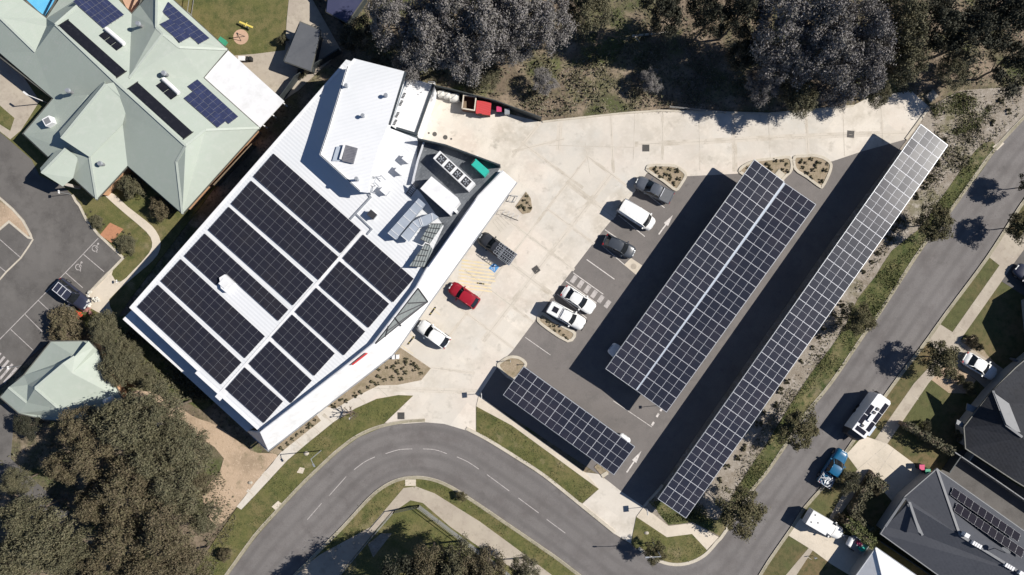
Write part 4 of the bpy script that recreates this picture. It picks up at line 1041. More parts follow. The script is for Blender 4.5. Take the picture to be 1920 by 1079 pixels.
for lb, c0, c1, c3, n in (('solar hot water unit with three black collectors and a long white tank', (197, 59), (231, 88), (186, 64), 3), ('solar hot water unit with two black collectors and a long white tank', (304, 153), (333, 180), (294, 155), 2)):
    mt, lu, lv, sg = frame_of(P(*ne(*c0, .08)), P(*ne(*c1, .08)), P(*ne(*c3, .08)))
    t = thing('solar_water_heater', lb, 'water heater'); t.location = mt.translation; t.rotation_euler = mt.to_euler()
    MB().tube((0, -sg * .25, .3), (lu, -sg * .25, .3), .27, n=12).build('tank', 'white_flat', t)
    for k in range(n):
        y0, y1 = sg * .1, sg * max(.9, lv * .95)
        MB().box(lu * k / n + .05, lu * (k + 1) / n - .05, min(y0, y1), max(y0, y1), .02, .12).build('collector', 'blackmat', t)
for x, y, lb in ((131, 172, 'round turbine vent on the shaded mint slope'), (94, 229, 'square white evaporative cooler on the low mint roof'), (262, 47, 'small dark cowl on the mint roof valley side'), (191, 308, 'small dark vent on the mint roof by the garden path'), (310, 139, 'flat vent on the mint slope above the hot water unit')):
    t = thing('roof_vent', lb, 'roof vent', P(x, y, 4.2 if 'low' in lb or 'garden' in lb else 5.0))
    if 'square' in lb:
        MB().box(-.5, .5, -.5, .5, -.6, .55, 0, Matrix.Rotation(.5, 4, 'Z')).build('casing', 'white_flat', t)
        MB().box(-.36, .36, -.36, .36, .55, .58, 0, Matrix.Rotation(.5, 4, 'Z')).build('grille', 'greycap', t)
    else:
        MB().tube((0, 0, -.5), (0, 0, .35), .22, n=10).build('pipe', 'greycap', t)
        MB().tube((0, 0, .35), (0, 0, .6), .34, .25, n=12).build('cowl', 'galv', t)
t = thing('wall_light', 'white pole light standing beside the mint building wall', 'light', P(91, 194, 0))
MB().tube((0, 0, .05), (0, 0, 4.0), .06, n=8).build('pole', 'white_flat', t)
MB().bar((0, 0, 4.0), (-.5, .4, 4.05), .2, .1).build('lamp_head', 'white_flat', t)
# ------------------------------------------------------------------ vehicles (local x forward)
def loft(mb, st, mi=0, n_top=7):
    """st: x, half width, z bottom, z belt, z top edge, z top centre"""
    rings = []
    for x, w, zb, zl, zt, zc in st:
        prof = [(-w * .9, zb), (-w, zb + (zl - zb) * .45), (-w * .985, zl)]
        for k in range(1, n_top):
            t = k / n_top
            y = -w * .9 + 1.8 * w * t
            prof.append((y, zt + (zc - zt) * (1 - (2 * t - 1) ** 2)))
        prof += [(w * .985, zl), (w, zb + (zl - zb) * .45), (w * .9, zb)]
        rings.append([(x, y, z) for y, z in prof])
    m = len(rings[0]); vs = [p for r in rings for p in r]; fs = []
    for i in range(len(rings) - 1):
        for k in range(m):
            a, b = i * m + k, i * m + (k + 1) % m
            fs.append((a, b, b + m, a + m))
    fs.append(tuple(range(m))); fs.append(tuple(range((len(rings) - 1) * m, len(rings) * m))[::-1])
    fs = [f[::-1] for f in fs]
    return mb.add(vs, fs, mi)


def glass_strip(x0, z0, w0, x1, z1, w1, bulge, n=8):
    mb = MB(); vs = []
    for x, z, w in ((x0, z0, w0), (x1, z1, w1)):
        for k in range(n + 1):
            t = 2 * k / n - 1
            vs.append((x + bulge * (1 - t * t), w * t, z))
    up = []
    for k in range(n): up.append((k, k + 1, n + 2 + k, n + 1 + k))
    mb.add(vs, up)
    return mb


def vehicle(name, label, cat, paint, L=4.6, W=1.82, hood=.95, base=None, ws0=1.05, ws1=.35, rr1=-1.25, rr0=-1.95, roofz=1.45, boot=1.0, nose=.72, tail=.9, roofcol=None, roofw=.60, van=False, group=None, wheel=.33):
    t = thing(name, label, cat, group=group)
    h, w = L / 2, W / 2
    pm = 'car_' + paint
    zb = .28
    st = [(-h, w * .72, zb + .1, tail * .8, tail * .86, tail * .88), (-h + .1, w * .87, zb, tail * .88, tail * .95, tail * .98), (-h + .35, w * .96, zb, tail * .92, boot * .97, boot), (rr0, w, zb, .9, boot, boot * 1.02)]
    st += [(-.3, w, zb, .92, .98, 1.0), (ws0, w * .995, zb, .9, hood * .99, hood * 1.03)]
    st += [(h - .75, w * .98, zb, .8, hood * .9, hood * .97), (h - .35, w * .93, zb, .72, nose * 1.06, nose * 1.14), (h - .12, w * .82, zb, .62, nose * .95, nose), (h, w * .62, zb + .08, .5, nose * .78, nose * .82)]
    st.sort(key=lambda s: s[0])
    bd = loft(MB(), st).build('body', pm, t, smooth=True)
    wb, wt = w * .86, w * roofw / .72 if van else w * (roofw + .1)
    zt = roofz
    rf = MB(); nx, ny = 8, 8; vs = []
    for i in range(nx + 1):
        x = rr1 + (ws1 - rr1) * i / nx
        e = (abs(2 * i / nx - 1)) ** 3
        for j in range(ny + 1):
            s = 2 * j / ny - 1
            xx = x + (.09 * (1 - s * s) if i == nx else (-.06 * (1 - s * s) if i == 0 else 0))
            vs.append((xx, wt * s * (1 - .05 * e), zt + .05 * (1 - s * s) - .05 * e))
    fs = [(i * (ny + 1) + j, (i + 1) * (ny + 1) + j, (i + 1) * (ny + 1) + j + 1, i * (ny + 1) + j + 1) for i in range(nx) for j in range(ny)]
    rf.add(vs, fs)
    for s in (-1, 1):
        for a, b in (((ws0, s * wb, hood), (ws1, s * wt, zt - .03)), ((rr0, s * wb, boot), (rr1, s * wt, zt - .03)), (((ws1 + rr1) / 2 - .1, s * wb * 1.03, .95), ((ws1 + rr1) / 2 - .15, s * wt, zt - .02))):
            rf.bar(a, b, .085, .06)
        rf.bar((ws1, s * wt, zt - .03), (rr1, s * wt, zt - .03), .07, .07)
    rf.build('roof', 'car_' + (roofcol or paint), t, smooth=True)
    glass_strip(ws0 - .02, hood - .02, wb, ws1, zt - .05, wt * .97, .16).build('windscreen', 'glass', t, smooth=True)
    g = glass_strip(rr0 + .02, boot - .02, wb, rr1, zt - .05, wt * .97, -.08)
    g.f = [f[::-1] for f in g.f]
    g.build('rear_window', 'glass', t, smooth=True)
    for s in (-1, 1):
        q = [(ws0 - .05, s * wb * 1.0, hood - .05), (ws1, s * wt * .985, zt - .05), (rr1, s * wt * .985, zt - .05), (rr0 + .05, s * wb, boot - .05)]
        MB().add(q, [(0, 1, 2, 3) if s < 0 else (3, 2, 1, 0)]).build('side_panel' if van else 'side_window', pm if van else 'glass', t)
        MB().box(ws0 - .35, ws0 - .18, s * (w + .1) - .11, s * (w + .1) + .11, hood - .02, hood + .13).build('mirror', pm, t)
        MB().box(h - .34, h - .1, s * w * .7 - .16, s * w * .7 + .16, nose * .86, nose * 1.0, 0, Matrix.Rotation(R(-12 * s), 4, 'Z')).build('headlight', 'lamp_glass', t)
        MB().box(-h + .03, -h + .17, s * w * .72 - .15, s * w * .72 + .15, tail * .78, tail * .97).build('tail_light', 'tail', t)
        for x in (h - .85, -h + .85):
            wm = MB().tube((x, s * (w - .2), wheel), (x, s * (w + .005), wheel), wheel, n=18)
            wo = wm.build('wheel', 'black', t)
            MB().tube((x, s * (w + .004), wheel), (x, s * (w + .014), wheel), wheel * .6, n=14).build('rim', 'rim', wo)
    return t


def tray(t, x0, x1, W, z0, z1, mat, floor='black', cover=None):
    w = W / 2
    mb = MB()
    for y in (-w, w - .06): mb.box(x0, x1, y, y + .06, z0, z1)
    mb.box(x0, x0 + .06, -w + .06, w - .06, z0, z1); mb.box(x1 - .06, x1, -w + .06, w - .06, z0, z1)
    mb.build('tray', mat, t)
    MB().box(x0 + .06, x1 - .06, -w + .06, w - .06, z0 - .03, z1 - .03 if cover else z0 + .02).build('tray_cover' if cover else 'tray_floor', cover or floor, t)


def put(t, front, back, z=.05):
    """front and back: where the nose and tail stand on the map (at about bonnet height)"""
    a, b = P(*front, .9), P(*back, .9)
    c = (a + b) / 2
    t.location = (c.x, c.y, z)
    t.rotation_euler = (0, 0, math.atan2(a.y - b.y, a.x - b.x))
    return t


# 1 grey utility with soft tray cover, nose to the north-west
v = vehicle('utility_vehicle', 'dark grey dual cab ute with a covered tray parked beside the kerbed planting island', 'ute', 'darkgrey', 5.2, 1.88, hood=1.08, ws0=1.15, ws1=.45, rr1=-.75, rr0=-1.0, roofz=1.75, boot=1.1, nose=.95, tail=1.05, wheel=.38)
tray(v, -2.5, -1.06, 1.74, .9, 1.16, 'car_darkgrey', cover='shed')
sb = MB(); sb.bar((-1.02, -.75, 1.2), (-1.02, -.6, 1.75), .07, .07); sb.bar((-1.02, .75, 1.2), (-1.02, .6, 1.75), .07, .07); sb.bar((-1.02, -.6, 1.75), (-1.02, .6, 1.75), .08, .07); sb.build('sports_bar', 'alu', v)
put(v, (1195, 340), (1258, 372), .03)
# 2 white van
v = vehicle('van', 'white delivery van with plain white roof parked nose to the aisle', 'van', 'white', 5.1, 1.95, hood=1.1, ws0=1.75, ws1=1.15, rr1=-2.4, rr0=-2.5, roofz=2.0, boot=1.2, nose=.95, tail=1.2, roofw=.64, van=True, wheel=.34)
put(v, (1226, 424), (1162, 384), .03)
# 3 charcoal hatchback
v = vehicle('hatchback', 'charcoal hatchback with pale bonnet glare parked next to the white concrete pad', 'car', 'charcoal', 4.35, 1.8, ws0=1.0, ws1=.3, rr1=-1.45, rr0=-1.95, roofz=1.48, boot=1.02, tail=1.0)
put(v, (1189, 476), (1134, 449), .03)
# 4 white sedan
v = vehicle('sedan', 'white sedan parked directly beside the painted zebra strip', 'car', 'white', 4.75, 1.84, ws0=.95, ws1=.2, rr1=-1.1, rr0=-1.75, boot=1.02)
put(v, (1111, 580), (1059, 546), .03)
# 5 white ute with canopy
v = vehicle('utility_vehicle', 'white dual cab ute with a white canopy and dark hatch beside the long planting island', 'ute', 'white', 5.25, 1.86, hood=1.08, ws0=1.15, ws1=.5, rr1=-.7, rr0=-.85, roofz=1.75, boot=1.1, nose=.95, tail=1.05, wheel=.38)
MB().prism([(-2.55, -.8), (-.95, -.84), (-.95, .84), (-2.55, .8)], 1.0, 1.78).build('canopy', 'car_white', v)
MB().box(-2.05, -1.3, -.36, .36, 1.78, 1.83).build('roof_hatch', 'cell', v)
ed = MB()
for y in (-.84, .78): ed.box(-2.55, -.95, y, y + .06, 1.76, 1.81)
ed.box(-2.6, -2.52, -.8, .8, 1.4, 1.8); ed.build('canopy_edge', 'galv', v)
rb = MB(); rb.bar((-.86, -.7, 1.83), (-.86, .7, 1.83), .07, .06); rb.bar((-.62, -.7, 1.85), (-.62, .7, 1.85), .05, .05); rb.build('roof_bar', 'alu', v)
MB().box(2.6, 2.72, -.8, .8, .5, .68).build('bull_bar', 'black', v)
put(v, (1092, 609), (1032, 576), .03)
# 6 black ute with ladder racks
v = vehicle('utility_vehicle', 'black ute with silver ladder racks over its tray at the building canopy', 'ute', 'black', 5.3, 1.88, hood=1.08, ws0=1.2, ws1=.55, rr1=-.45, rr0=-.6, roofz=1.75, boot=1.0, nose=.95, tail=1.0, wheel=.38)
tray(v, -2.65, -.75, 1.86, .9, 1.15, 'galv')
for y0, nr in ((-.66, 9), (-.05, 9), (.55, 9)):
    lr = MB()
    for s in (-.19, .19): lr.bar((-2.7, y0 + s, 1.98), (.0, y0 + s, 1.98), .05, .05)
    for k in range(nr): lr.bar((-2.65 + k * .33, y0 - .19, 1.98), (-2.65 + k * .33, y0 + .19, 1.98), .05, .04)
    lr.build('ladder', 'galv', v)
lr = MB()
for x in (-2.5, -.95):
    lr.bar((x, -.9, 1.9), (x, .9, 1.9), .07, .07)
    for s in (-.88, .88): lr.bar((x, s, 1.1), (x, s, 1.9), .07, .07)
lr.build('ladder_rack', 'galv', v)
put(v, (901, 443), (962, 488), .05)
# 7 red hatchback
v = vehicle('hatchback', 'dark red hatchback parked nose in by the yellow hatched bay', 'car', 'red', 4.3, 1.8, ws0=.75, ws1=.25, rr1=-1.5, rr0=-2.0, roofz=1.5, boot=1.05, tail=1.02, roofw=.66)
put(v, (846, 538), (893, 570), .05)
# 8 white suv
v = vehicle('wagon', 'white wagon with dark rear window parked nose in at the canopy by the mulch bed', 'car', 'white', 4.6, 1.84, hood=1.02, ws0=.95, ws1=.3, rr1=-1.5, rr0=-2.14, roofz=1.62, boot=1.05, nose=.85, tail=1.05, wheel=.36, roofw=.68)
put(v, (788, 610), (837, 644), .05)
# 9 black wagon with roof rack, old car park
v = vehicle('wagon', 'black wagon with silver roof rack parked in the old car park', 'car', 'navyblk', 4.95, 1.95, hood=1.1, ws0=.95, ws1=.3, rr1=-1.95, rr0=-2.3, roofz=1.8, boot=1.1, nose=.95, tail=1.1, wheel=.38)
rk = MB()
for s in (-.62, .62): rk.bar((-1.85, s, 1.93), (.3, s, 1.93), .06, .06)
for x in (-1.8, -1.1, -.4): rk.bar((x, -.62, 1.95), (x, .62, 1.95), .07, .05)
rk.build('roof_rack', 'alu', v)
put(v, (163, 576), (106, 530), .085)
# 10 white sedan in driveway
v = vehicle('sedan', 'white sedan standing in a shaded driveway beside the dark roofed house', 'car', 'white', 4.75, 1.84, ws0=.95, ws1=.25, rr1=-1.1, rr0=-1.75, boot=1.02)
put(v, (1863, 702), (1813, 672), .12)
# 11 caravan
v = thing('caravan', 'white caravan with six roof solar panels parked along the side street kerb', 'caravan')
MB().prism([(-3.3, -1.2), (3.0, -1.2), (3.3, -.9), (3.3, .9), (3.0, 1.2), (-3.3, 1.2)], .5, 2.75).build('body', 'car_white', v)
MB().box(-3.35, 3.05, -1.16, 1.16, 2.75, 2.79).build('roof', 'white_flat', v)
MB().add([(-3.31, -1.2, .6), (-3.31, 1.2, .6), (-4.25, -1.0, .7), (-4.25, 1.0, .7), (-3.31, -1.2, 2.6), (-3.31, 1.2, 2.6), (-4.1, -1.0, 1.9), (-4.1, 1.0, 1.9)], [(4, 5, 7, 6), (2, 6, 7, 3), (0, 4, 6, 2), (1, 3, 7, 5), (0, 2, 3, 1)]).build('front_wedge', 'dark_metal', v)
for x0, x1, y0, y1 in ((-.3, 1.25, .48, 1.08), (-1.95, -.45, .48, 1.08), (1.05, 2.65, -1.1, -.5), (-.55, .95, -1.1, -.5), (-2.2, -.7, -1.1, -.5), (-3.05, -2.4, -.75, .85)):
    MB().box(x0, x1, y0, y1, 2.8, 2.85).build('solar_panel', 'cell', v)
for x, y in ((1.25, -.08), (.55, .02), (-2.0, .32)):
    MB().box(x - .2, x + .2, y - .2, y + .2, 2.79, 2.95).build('roof_vent', 'dark_metal', v)
MB().box(-.95, .15, -.22, .28, 2.79, 3.02).build('air_conditioner', 'white_flat', v)
MB().box(-1.0, .1, .29, .4, 2.79, 2.84).build('black_strip', 'black', v)  # black strip along one long side of the air conditioner
MB().box(-2.6, -.9, -1.75, -1.21, 2.3, 2.36).build('awning', 'galv_flat', v)
for s in (-1, 1):
    for x in (-.6, .3): MB().tube((x, s * 1.0, .36), (x, s * 1.22, .36), .36, n=16).build('wheel', 'black', v)
MB().bar((-4.2, -.3, .5), (-5.2, 0, .5), .1, .1).bar((-4.2, .3, .5), (-5.2, 0, .5), .1, .1).build('drawbar', 'dark_metal', v)
MB().tube((3.35, .45, 1.2), (3.6, .45, 1.2), .36, n=14).build('spare_wheel', 'black', v)
MB().bar((3.32, -1.0, .7), (3.55, 1.0, .7), .12, .15).build('rear_bar', 'dark_metal', v)
v.location = (*P(1636, 780, 2.8).to_2d(), .03)
a, b = P(1667, 742, 2.7), P(1614, 814, 2.7); v.rotation_euler = (0, 0, math.atan2(a.y - b.y, a.x - b.x)); v.scale = (.87, .87, .95)
# 12 blue ute with load
v = vehicle('utility_vehicle', 'bright blue ute with a loaded open tray parked at the grass kerb', 'ute', 'blue', 5.2, 1.88, hood=1.08, ws0=1.1, ws1=.45, rr1=-.75, rr0=-1.0, roofz=1.76, boot=1.0, nose=.95, tail=1.0, wheel=.38)
tray(v, -2.6, -1.06, 1.84, .9, 1.15, 'galv')
random.seed(3)
ld = MB()
for k in range(26):
    x, y = random.uniform(-2.4, -1.3), random.uniform(-.7, .7); a = random.uniform(0, 3.1); l = random.uniform(.2, .5)
    ld.bar((x - l * math.cos(a), y - l * math.sin(a), 1.0 + random.random() * .3), (x + l * math.cos(a), y + l * math.sin(a), 1.0 + random.random() * .3), .08, .07)
ld.build('load', 'galv', v)
put(v, (1583, 846), (1543, 909), .03)
# 13 white box truck
v = vehicle('service_truck', 'white service ute with a big white box body parked across the driveway', 'truck', 'white', 5.0, 1.84, hood=1.08, ws0=1.2, ws1=.75, rr1=.15, rr0=.05, roofz=1.78, boot=1.0, nose=.98, tail=.9, wheel=.36)
MB().box(-2.9, .05, -1.0, 1.0, .75, 2.05).build('box_body', 'car_white', v)
mb = MB()
for x, y in ((-2.4, .6), (-2.4, -.45), (-1.6, -.1)): mb.box(x - .07, x + .07, y - .07, y + .07, 2.05, 2.1)
mb.build('roof_fitting', 'dark_metal', v)
sn = MB().tube((1.0, .95, .9), (1.0, .98, 1.75), .05, n=8); sn.build('snorkel', 'black', v)
put(v, (1579, 1004), (1514, 966), .12)
# 14 trailer
v = thing('box_trailer', 'small box trailer loaded with coloured bins next to the bright hedge', 'trailer')
mb = MB()
for y in (-.8, .76): mb.box(-1.2, 1.2, y, y + .05, .45, .95)
mb.box(-1.2, -1.15, -.76, .76, .45, .95); mb.box(1.15, 1.2, -.76, .76, .45, .95); mb.box(-1.15, 1.15, -.75, .75, .42, .5)
mb.build('tray', 'galv', v)
for s in (-1, 1): MB().tube((0, s * .84, .32), (0, s * 1.0, .32), .32, n=14).build('wheel', 'black', v)
MB().bar((1.2, -.4, .45), (2.2, 0, .45), .08, .08).bar((1.2, .4, .45), (2.2, 0, .45), .08, .08).build('drawbar', 'galv', v)
v.location = (*P(1606, 1021, .6).to_2d(), .12); a, b = P(1592, 1013), P(1620, 1032); v.rotation_euler = (0, 0, math.atan2(a.y - b.y, a.x - b.x))
for x, y, m, r, lb in ((.0, -.3, 'pink', .3, 'pink tub sitting in the box trailer'), (-.6, .1, 'teal', .33, 'teal tub sitting in the box trailer')):
    q = v.location.copy(); ang = v.rotation_euler.z
    t = thing('tub', lb, 'tub', (q.x + x * math.cos(ang) - y * math.sin(ang), q.y + x * math.sin(ang) + y * math.cos(ang), .63))
    MB().tube((0, 0, 0), (0, 0, .45), r * .85, r, 14).build('bucket', m, t); MB().tube((0, 0, .45), (0, 0, .5), r * 1.06, n=14).build('lid', m, t)
t = thing('storage_drum', 'white drum lying in front of the box trailer load', 'drum', P(1593, 1015, .9) + Vector((0, 0, .1)))
MB().tube((-.25, -.5, 0), (.25, .5, 0), .36, n=14).build('drum', 'white_flat', t); MB().tube((.26, .52, 0), (.28, .56, 0), .3, n=14).build('lid', 'galv', t)
# cars peeping from under the carports
v = vehicle('hatchback', 'shaded white hatchback nose peeping from under the wide double carport', 'car', 'white', 4.3, 1.78); put(v, (1146, 652), (1194, 687), .03)
v = vehicle('hatchback', 'white hatchback nose peeping out of the short carport end', 'car', 'white', 4.3, 1.78); put(v, (1175, 819), (1139, 868), .03)
v = vehicle('sedan', 'dark sedan at the right frame edge beside a white house driveway', 'car', 'navyblk', 4.7, 1.84); put(v, (1912, 505), (1955, 540), .12)

# ------------------------------------------------------------------ yard things
def simple(name, label, cat, px, z=0, group=None):
    return thing(name, label, cat, P(*px, z), group=group)


t = simple('skip_bin', 'red ribbed lid skip bin against the yard fence', 'skip', (907, 206), .05)
MB().prism([(-.95, -.75), (.85, -1.0), (1.0, .6), (-.8, .85)], 0, 1.1).build('bin', 'skip_rust', t)
MB().prism([(-1.0, -.78), (.9, -1.05), (1.05, .65), (-.85, .9)], 1.1, 1.2).build('lid', 'skip_red', t)
MB().bar((-.6, -.85, 1.22), (-.2, -.9, 1.22), .12, .06).build('handle', 'black', t)
t = simple('skip_bin', 'open topped brown skip bin with pale rim beside the red lid bin', 'skip', (880, 198), .05)
mb = MB(); pts = [(-.85, -.75), (.75, -1.0), (.95, .75), (-.65, 1.0)]
o_ = [Vector((*p, 0)) for p in pts]
mb.ribbon(o_ + [o_[0]], .08, 0, 1.35); mb.build('bin', 'skip_rust', t)
MB().ribbon(o_ + [o_[0]], .16, 1.3, 1.4).build('rim', 'skip_white', t)
MB().prism([p * .95 for p in o_], 0, .1).build('floor', 'skip_rust', t)
MB().box(-.75, -.35, -.6, .4, .1, .6).build('cardboard_load', 'timber', t)
for k, (x, y, lb) in enumerate(((829, 178, 'white bulk bag nearest the annexe on the yard fence'), (840, 181, 'middle white bulk bag of three by the yard fence'), (853, 185, 'largest white bulk bag nearest the brown skip'))):
    t = simple('bulk_bag', lb, 'bulk bag', (x, y), .05, 'white bulk bags by the yard fence')
    s = .5 if k < 2 else .62
    st = [(-s, s * .8, .0, .5, .8, .9), (-s * .5, s, 0, .5, .95, 1.05), (s * .5, s, 0, .5, .95, 1.08), (s, s * .8, 0, .5, .8, .9)]
    loft(MB(), st).build('bag', 'bag', t, smooth=True)
    MB().bar((-s * .6, -s * .5, 1.05), (s * .6, s * .5, 1.08), .06, .05).build('strap', 'galv', t)
t = simple('wire_cage', 'pale wire cage standing at the annexe corner', 'cage', (811, 172), .05)
mb = MB()
for k in range(6):
    mb.bar((-.4, -.9 + k * .36, 1.2), (.4, -.9 + k * .36, 1.2), .05, .05)
for x in (-.4, .4):
    mb.bar((x, -.9, 1.2), (x, .9, 1.2), .05, .05); mb.bar((x, -.9, .1), (x, .9, .1), .05, .05)
    for y in (-.9, 0, .9): mb.bar((x, y, 0), (x, y, 1.2), .05, .05)
mb.build('frame', 'alu', t); MB().box(-.36, .36, -.85, .85, .1, .9).build('contents', 'bag', t)
for x, y, m, lb in ((936, 209, 'pink', 'dark pink wheelie bin by the yard fence'), (951, 213, 'galv', 'pale grey wheelie bin at the end of the yard bins'), (1720, 873, 'pink', 'wheelie bin with pink lid in the shaded driveway'), (1731, 881, 'greenbox', 'wheelie bin with green lid in the shaded driveway')):
    t = simple('wheelie_bin', lb, 'bin', (x, y), .1)
    MB().prism([(-.3, -.28), (.3, -.28), (.3, .32), (-.3, .32)], .05, 1.0).build('bin', 'black' if m != 'galv' else 'galv', t)
    MB().box(-.33, .33, -.33, .36, 1.0, 1.07).build('lid', m, t)
    MB().tube((-.3, .36, .95), (.3, .36, .95), .03, n=6).build('handle', 'black', t)
for x, y, r, lb in ((804, 250, .13, 'small round cover left of the yard manholes'), (815, 252, .3, 'round dark manhole cover nearest the annexe'), (835, 258, .3, 'round dark manhole cover nearest the plant screen'), (846, 261, .13, 'small round cover right of the yard manholes'), (1188, 500, .38, 'faint round manhole cover in the white concrete pad')):
    t = MB().tube((0, 0, 0), (0, 0, .02), r, n=20).tube((0, 0, .02), (0, 0, .024), r * .8, n=20).build('manhole_cover', 'grate' if 'faint' not in lb else 'oldpath', None, None)
    q = P(x, y); t.location = (q.x, q.y, .045 if 'faint' not in lb else .035); tag(t, lb, 'manhole cover')
for x, y, r, lb, ang in ((1211, 278, .42, 'square drain grate alone in the middle of the upper concrete', 0), (1595, 252, .42, 'divided drain grate near the dark carport shadow', -5), (1005, 506, .4, 'dark square drain grate in the forecourt by the blue bay symbol', 35), (752, 780, .42, 'square drain grate at the driveway mouth by the street', 0)):
    t = simple('drain_grate', lb, 'drain', (x, y), .045)
    t.rotation_euler = (0, 0, R(ang))
    mb = MB()
    for k in range(7): mb.box(-r, r, -r + k * r * .3, -r + k * r * .3 + r * .2, .005, .03)
    mb.build('bars', 'grate', t)
    MB().box(-r, r, -r, r, 0, .012).build('pit', 'black', t)
    MB().ribbon([Vector(p) for p in ((-r, -r, 0), (r, -r, 0), (r, r, 0), (-r, r, 0), (-r, -r, 0))], .07, 0, .035).build('frame', 'grate', t)
for a, b, lb in (((895, 531), (908, 533), 'dark wheel stop beside the yellow hatched bay'), ((806, 591), (817, 576), 'dark wheel stop between the red and white cars'), ((765, 646), (777, 631), 'dark wheel stop in front of the mulch bed corner')):
    pa, pb = P(*a), P(*b); o_ = (pa + pb) / 2
    t = thing('wheel_stop', lb, 'wheel stop', (o_.x, o_.y, .05)); t.rotation_euler = (0, 0, math.atan2(pb.y - pa.y, pb.x - pa.x))
    l = (pb - pa).length / 2
    MB().add([(-l, -.09, 0), (l, -.09, 0), (l, .09, 0), (-l, .09, 0), (-l, -.05, .11), (l, -.05, .11), (l, .05, .11), (-l, .05, .11)], [(4, 5, 6, 7), (0, 1, 5, 4), (1, 2, 6, 5), (2, 3, 7, 6), (3, 0, 4, 7)]).build('rubber_bar', 'black', t)
    MB().box(-l * .7, -l * .5, -.04, .04, .11, .116).box(l * .5, l * .7, -.04, .04, .11, .116).build('reflector', 'yellow', t)
t = simple('bike_rack', 'slim metal bike rack on the concrete beside the canopy', 'bike rack', (956, 407), .05)
mb = MB()
for k in range(4):
    x, y = -.9 + k * .6, .4 - k * .25
    mb.tube((x, y, 0), (x, y, .8), .02, n=6); mb.tube((x + .25, y + .5, 0), (x + .25, y + .5, .8), .02, n=6); mb.tube((x, y, .8), (x + .25, y + .5, .8), .02, n=6)
mb.build('hoop', 'galv', t); MB().bar((-1, .35, .04), (1.1, -.5, .04), .06, .03).build('base_rail', 'dark_metal', t)
t = simple('bollard_frame', 'small square metal frame on the concrete by the little garden bed', 'frame', (962, 373), .05)
mb = MB().ribbon([Vector(p) for p in ((-.6, -.3, 0), (.2, -.45, 0), (.6, .3, 0), (-.2, .45, 0), (-.6, -.3, 0))], .05, .3, .36)
for p in ((-.6, -.3), (.2, -.45), (.6, .3), (-.2, .45)): mb.tube((*p, 0), (*p, .33), .03, n=6)
mb.build('rail', 'galv', t)
t = simple('utility_box', 'pale utility box in the mulch bed at the canopy corner', 'box', (743, 669), .09)
MB().box(-.5, -.1, -.3, .3, 0, .5).build('cabinet', 'white_flat', t); MB().box(.05, .4, -.25, .3, 0, .6).build('meter_box', 'white_flat', t)
t = simple('utility_box', 'square concrete pit lid under the edge of the double carport', 'box', (1462, 327), .1)
m_ = Matrix.Rotation(R(-40), 4, 'Z'); MB().box(-.5, .5, -.42, .42, 0, .08, 0, m_).build('lid', 'kerb', t); MB().box(-.56, .56, -.48, .48, 0, .05, 0, m_).build('frame', 'oldkerb', t)
t = simple('utility_box', 'grey concrete drainage pit near the top corner of the long carport', 'box', (1746, 181), .05)
m_ = Matrix.Rotation(R(40), 4, 'Z'); MB().box(-.6, .6, -.5, .5, 0, .25, 0, m_).build('lid', 'oldpath', t); MB().box(-.7, .7, -.6, .6, 0, .15, 0, m_).build('frame', 'oldkerb', t)


def pole(label, base, h, sign=None, lamp=None, kind='sign_post'):
    t = simple(kind, label, 'street light' if lamp else 'sign', base, .05)
    MB().tube((0, 0, 0), (0, 0, h), .07 if lamp else .035, .045 if lamp else .035, 8).build('pole', 'galv', t)
    if sign:
        w, hh, a = sign
        m = Matrix.Rotation(a, 4, 'Z')
        MB().box(-w, w, -.02, .02, h - hh, h, 0, m).build('sign_plate', 'white_flat', t)
    if lamp:
        d = Vector((math.cos(lamp[0]), math.sin(lamp[0]), 0))
        MB().tube((0, 0, h - .05), d * lamp[1] + Vector((0, 0, h + .15)), .04, .035, 8).build('arm', 'galv', t)
        e = d * lamp[1] + Vector((0, 0, h + .15))
        MB().bar(e - d * .1, e + d * .35, .18, .1).build('lamp_head', 'galv', t)
    return t


pole('slim street light standing on the left grass verge near the driveway', (602, 845), 4.7, None, (R(-60), .7), 'street_light')
pole('street light standing by the small tree on the corner verge', (1224, 1017), 5.0, None, (R(180), 1.6), 'street_light')
pole('sign on a post at the driveway side of the short carport', (904, 738), 2.3, (.35, .55, R(95)))
pole('sign on a post between the second driveway and the long carport', (1208, 951), 2.4, (.4, .6, R(95)))
pole('thin sign post at the lower end of the double carport', (1241, 760), 2.6, (.2, .3, R(95)))
pole('short bent post in the rounded planting island near the short carport', (957, 676), 1.6, (.1, .2, R(95)))
pole('letterbox post on the small lawn by the bottom right driveway', (1524, 1042), 1.0, (.16, .35, R(20)))
pole('thin post on the old car park edge by the striped crossing', (40, 686), 2.6, (.2, .3, R(95)))
pole('thin post at the old car park kerb by the mint porch', (133, 365), 2.6, (.2, .3, R(95)))
pole('small sign on the path near the black wagon', (226, 528), 1.0, (.2, .2, R(95)))
pole('slim verge marker post near the sidewalk bend beside the driveway', (664, 778), 2.8, (.1, .2, R(95)))
t = pole('thin marker post with small shadow beside the planted island tail', (984, 683), 1.0, (.08, .2, R(95)))


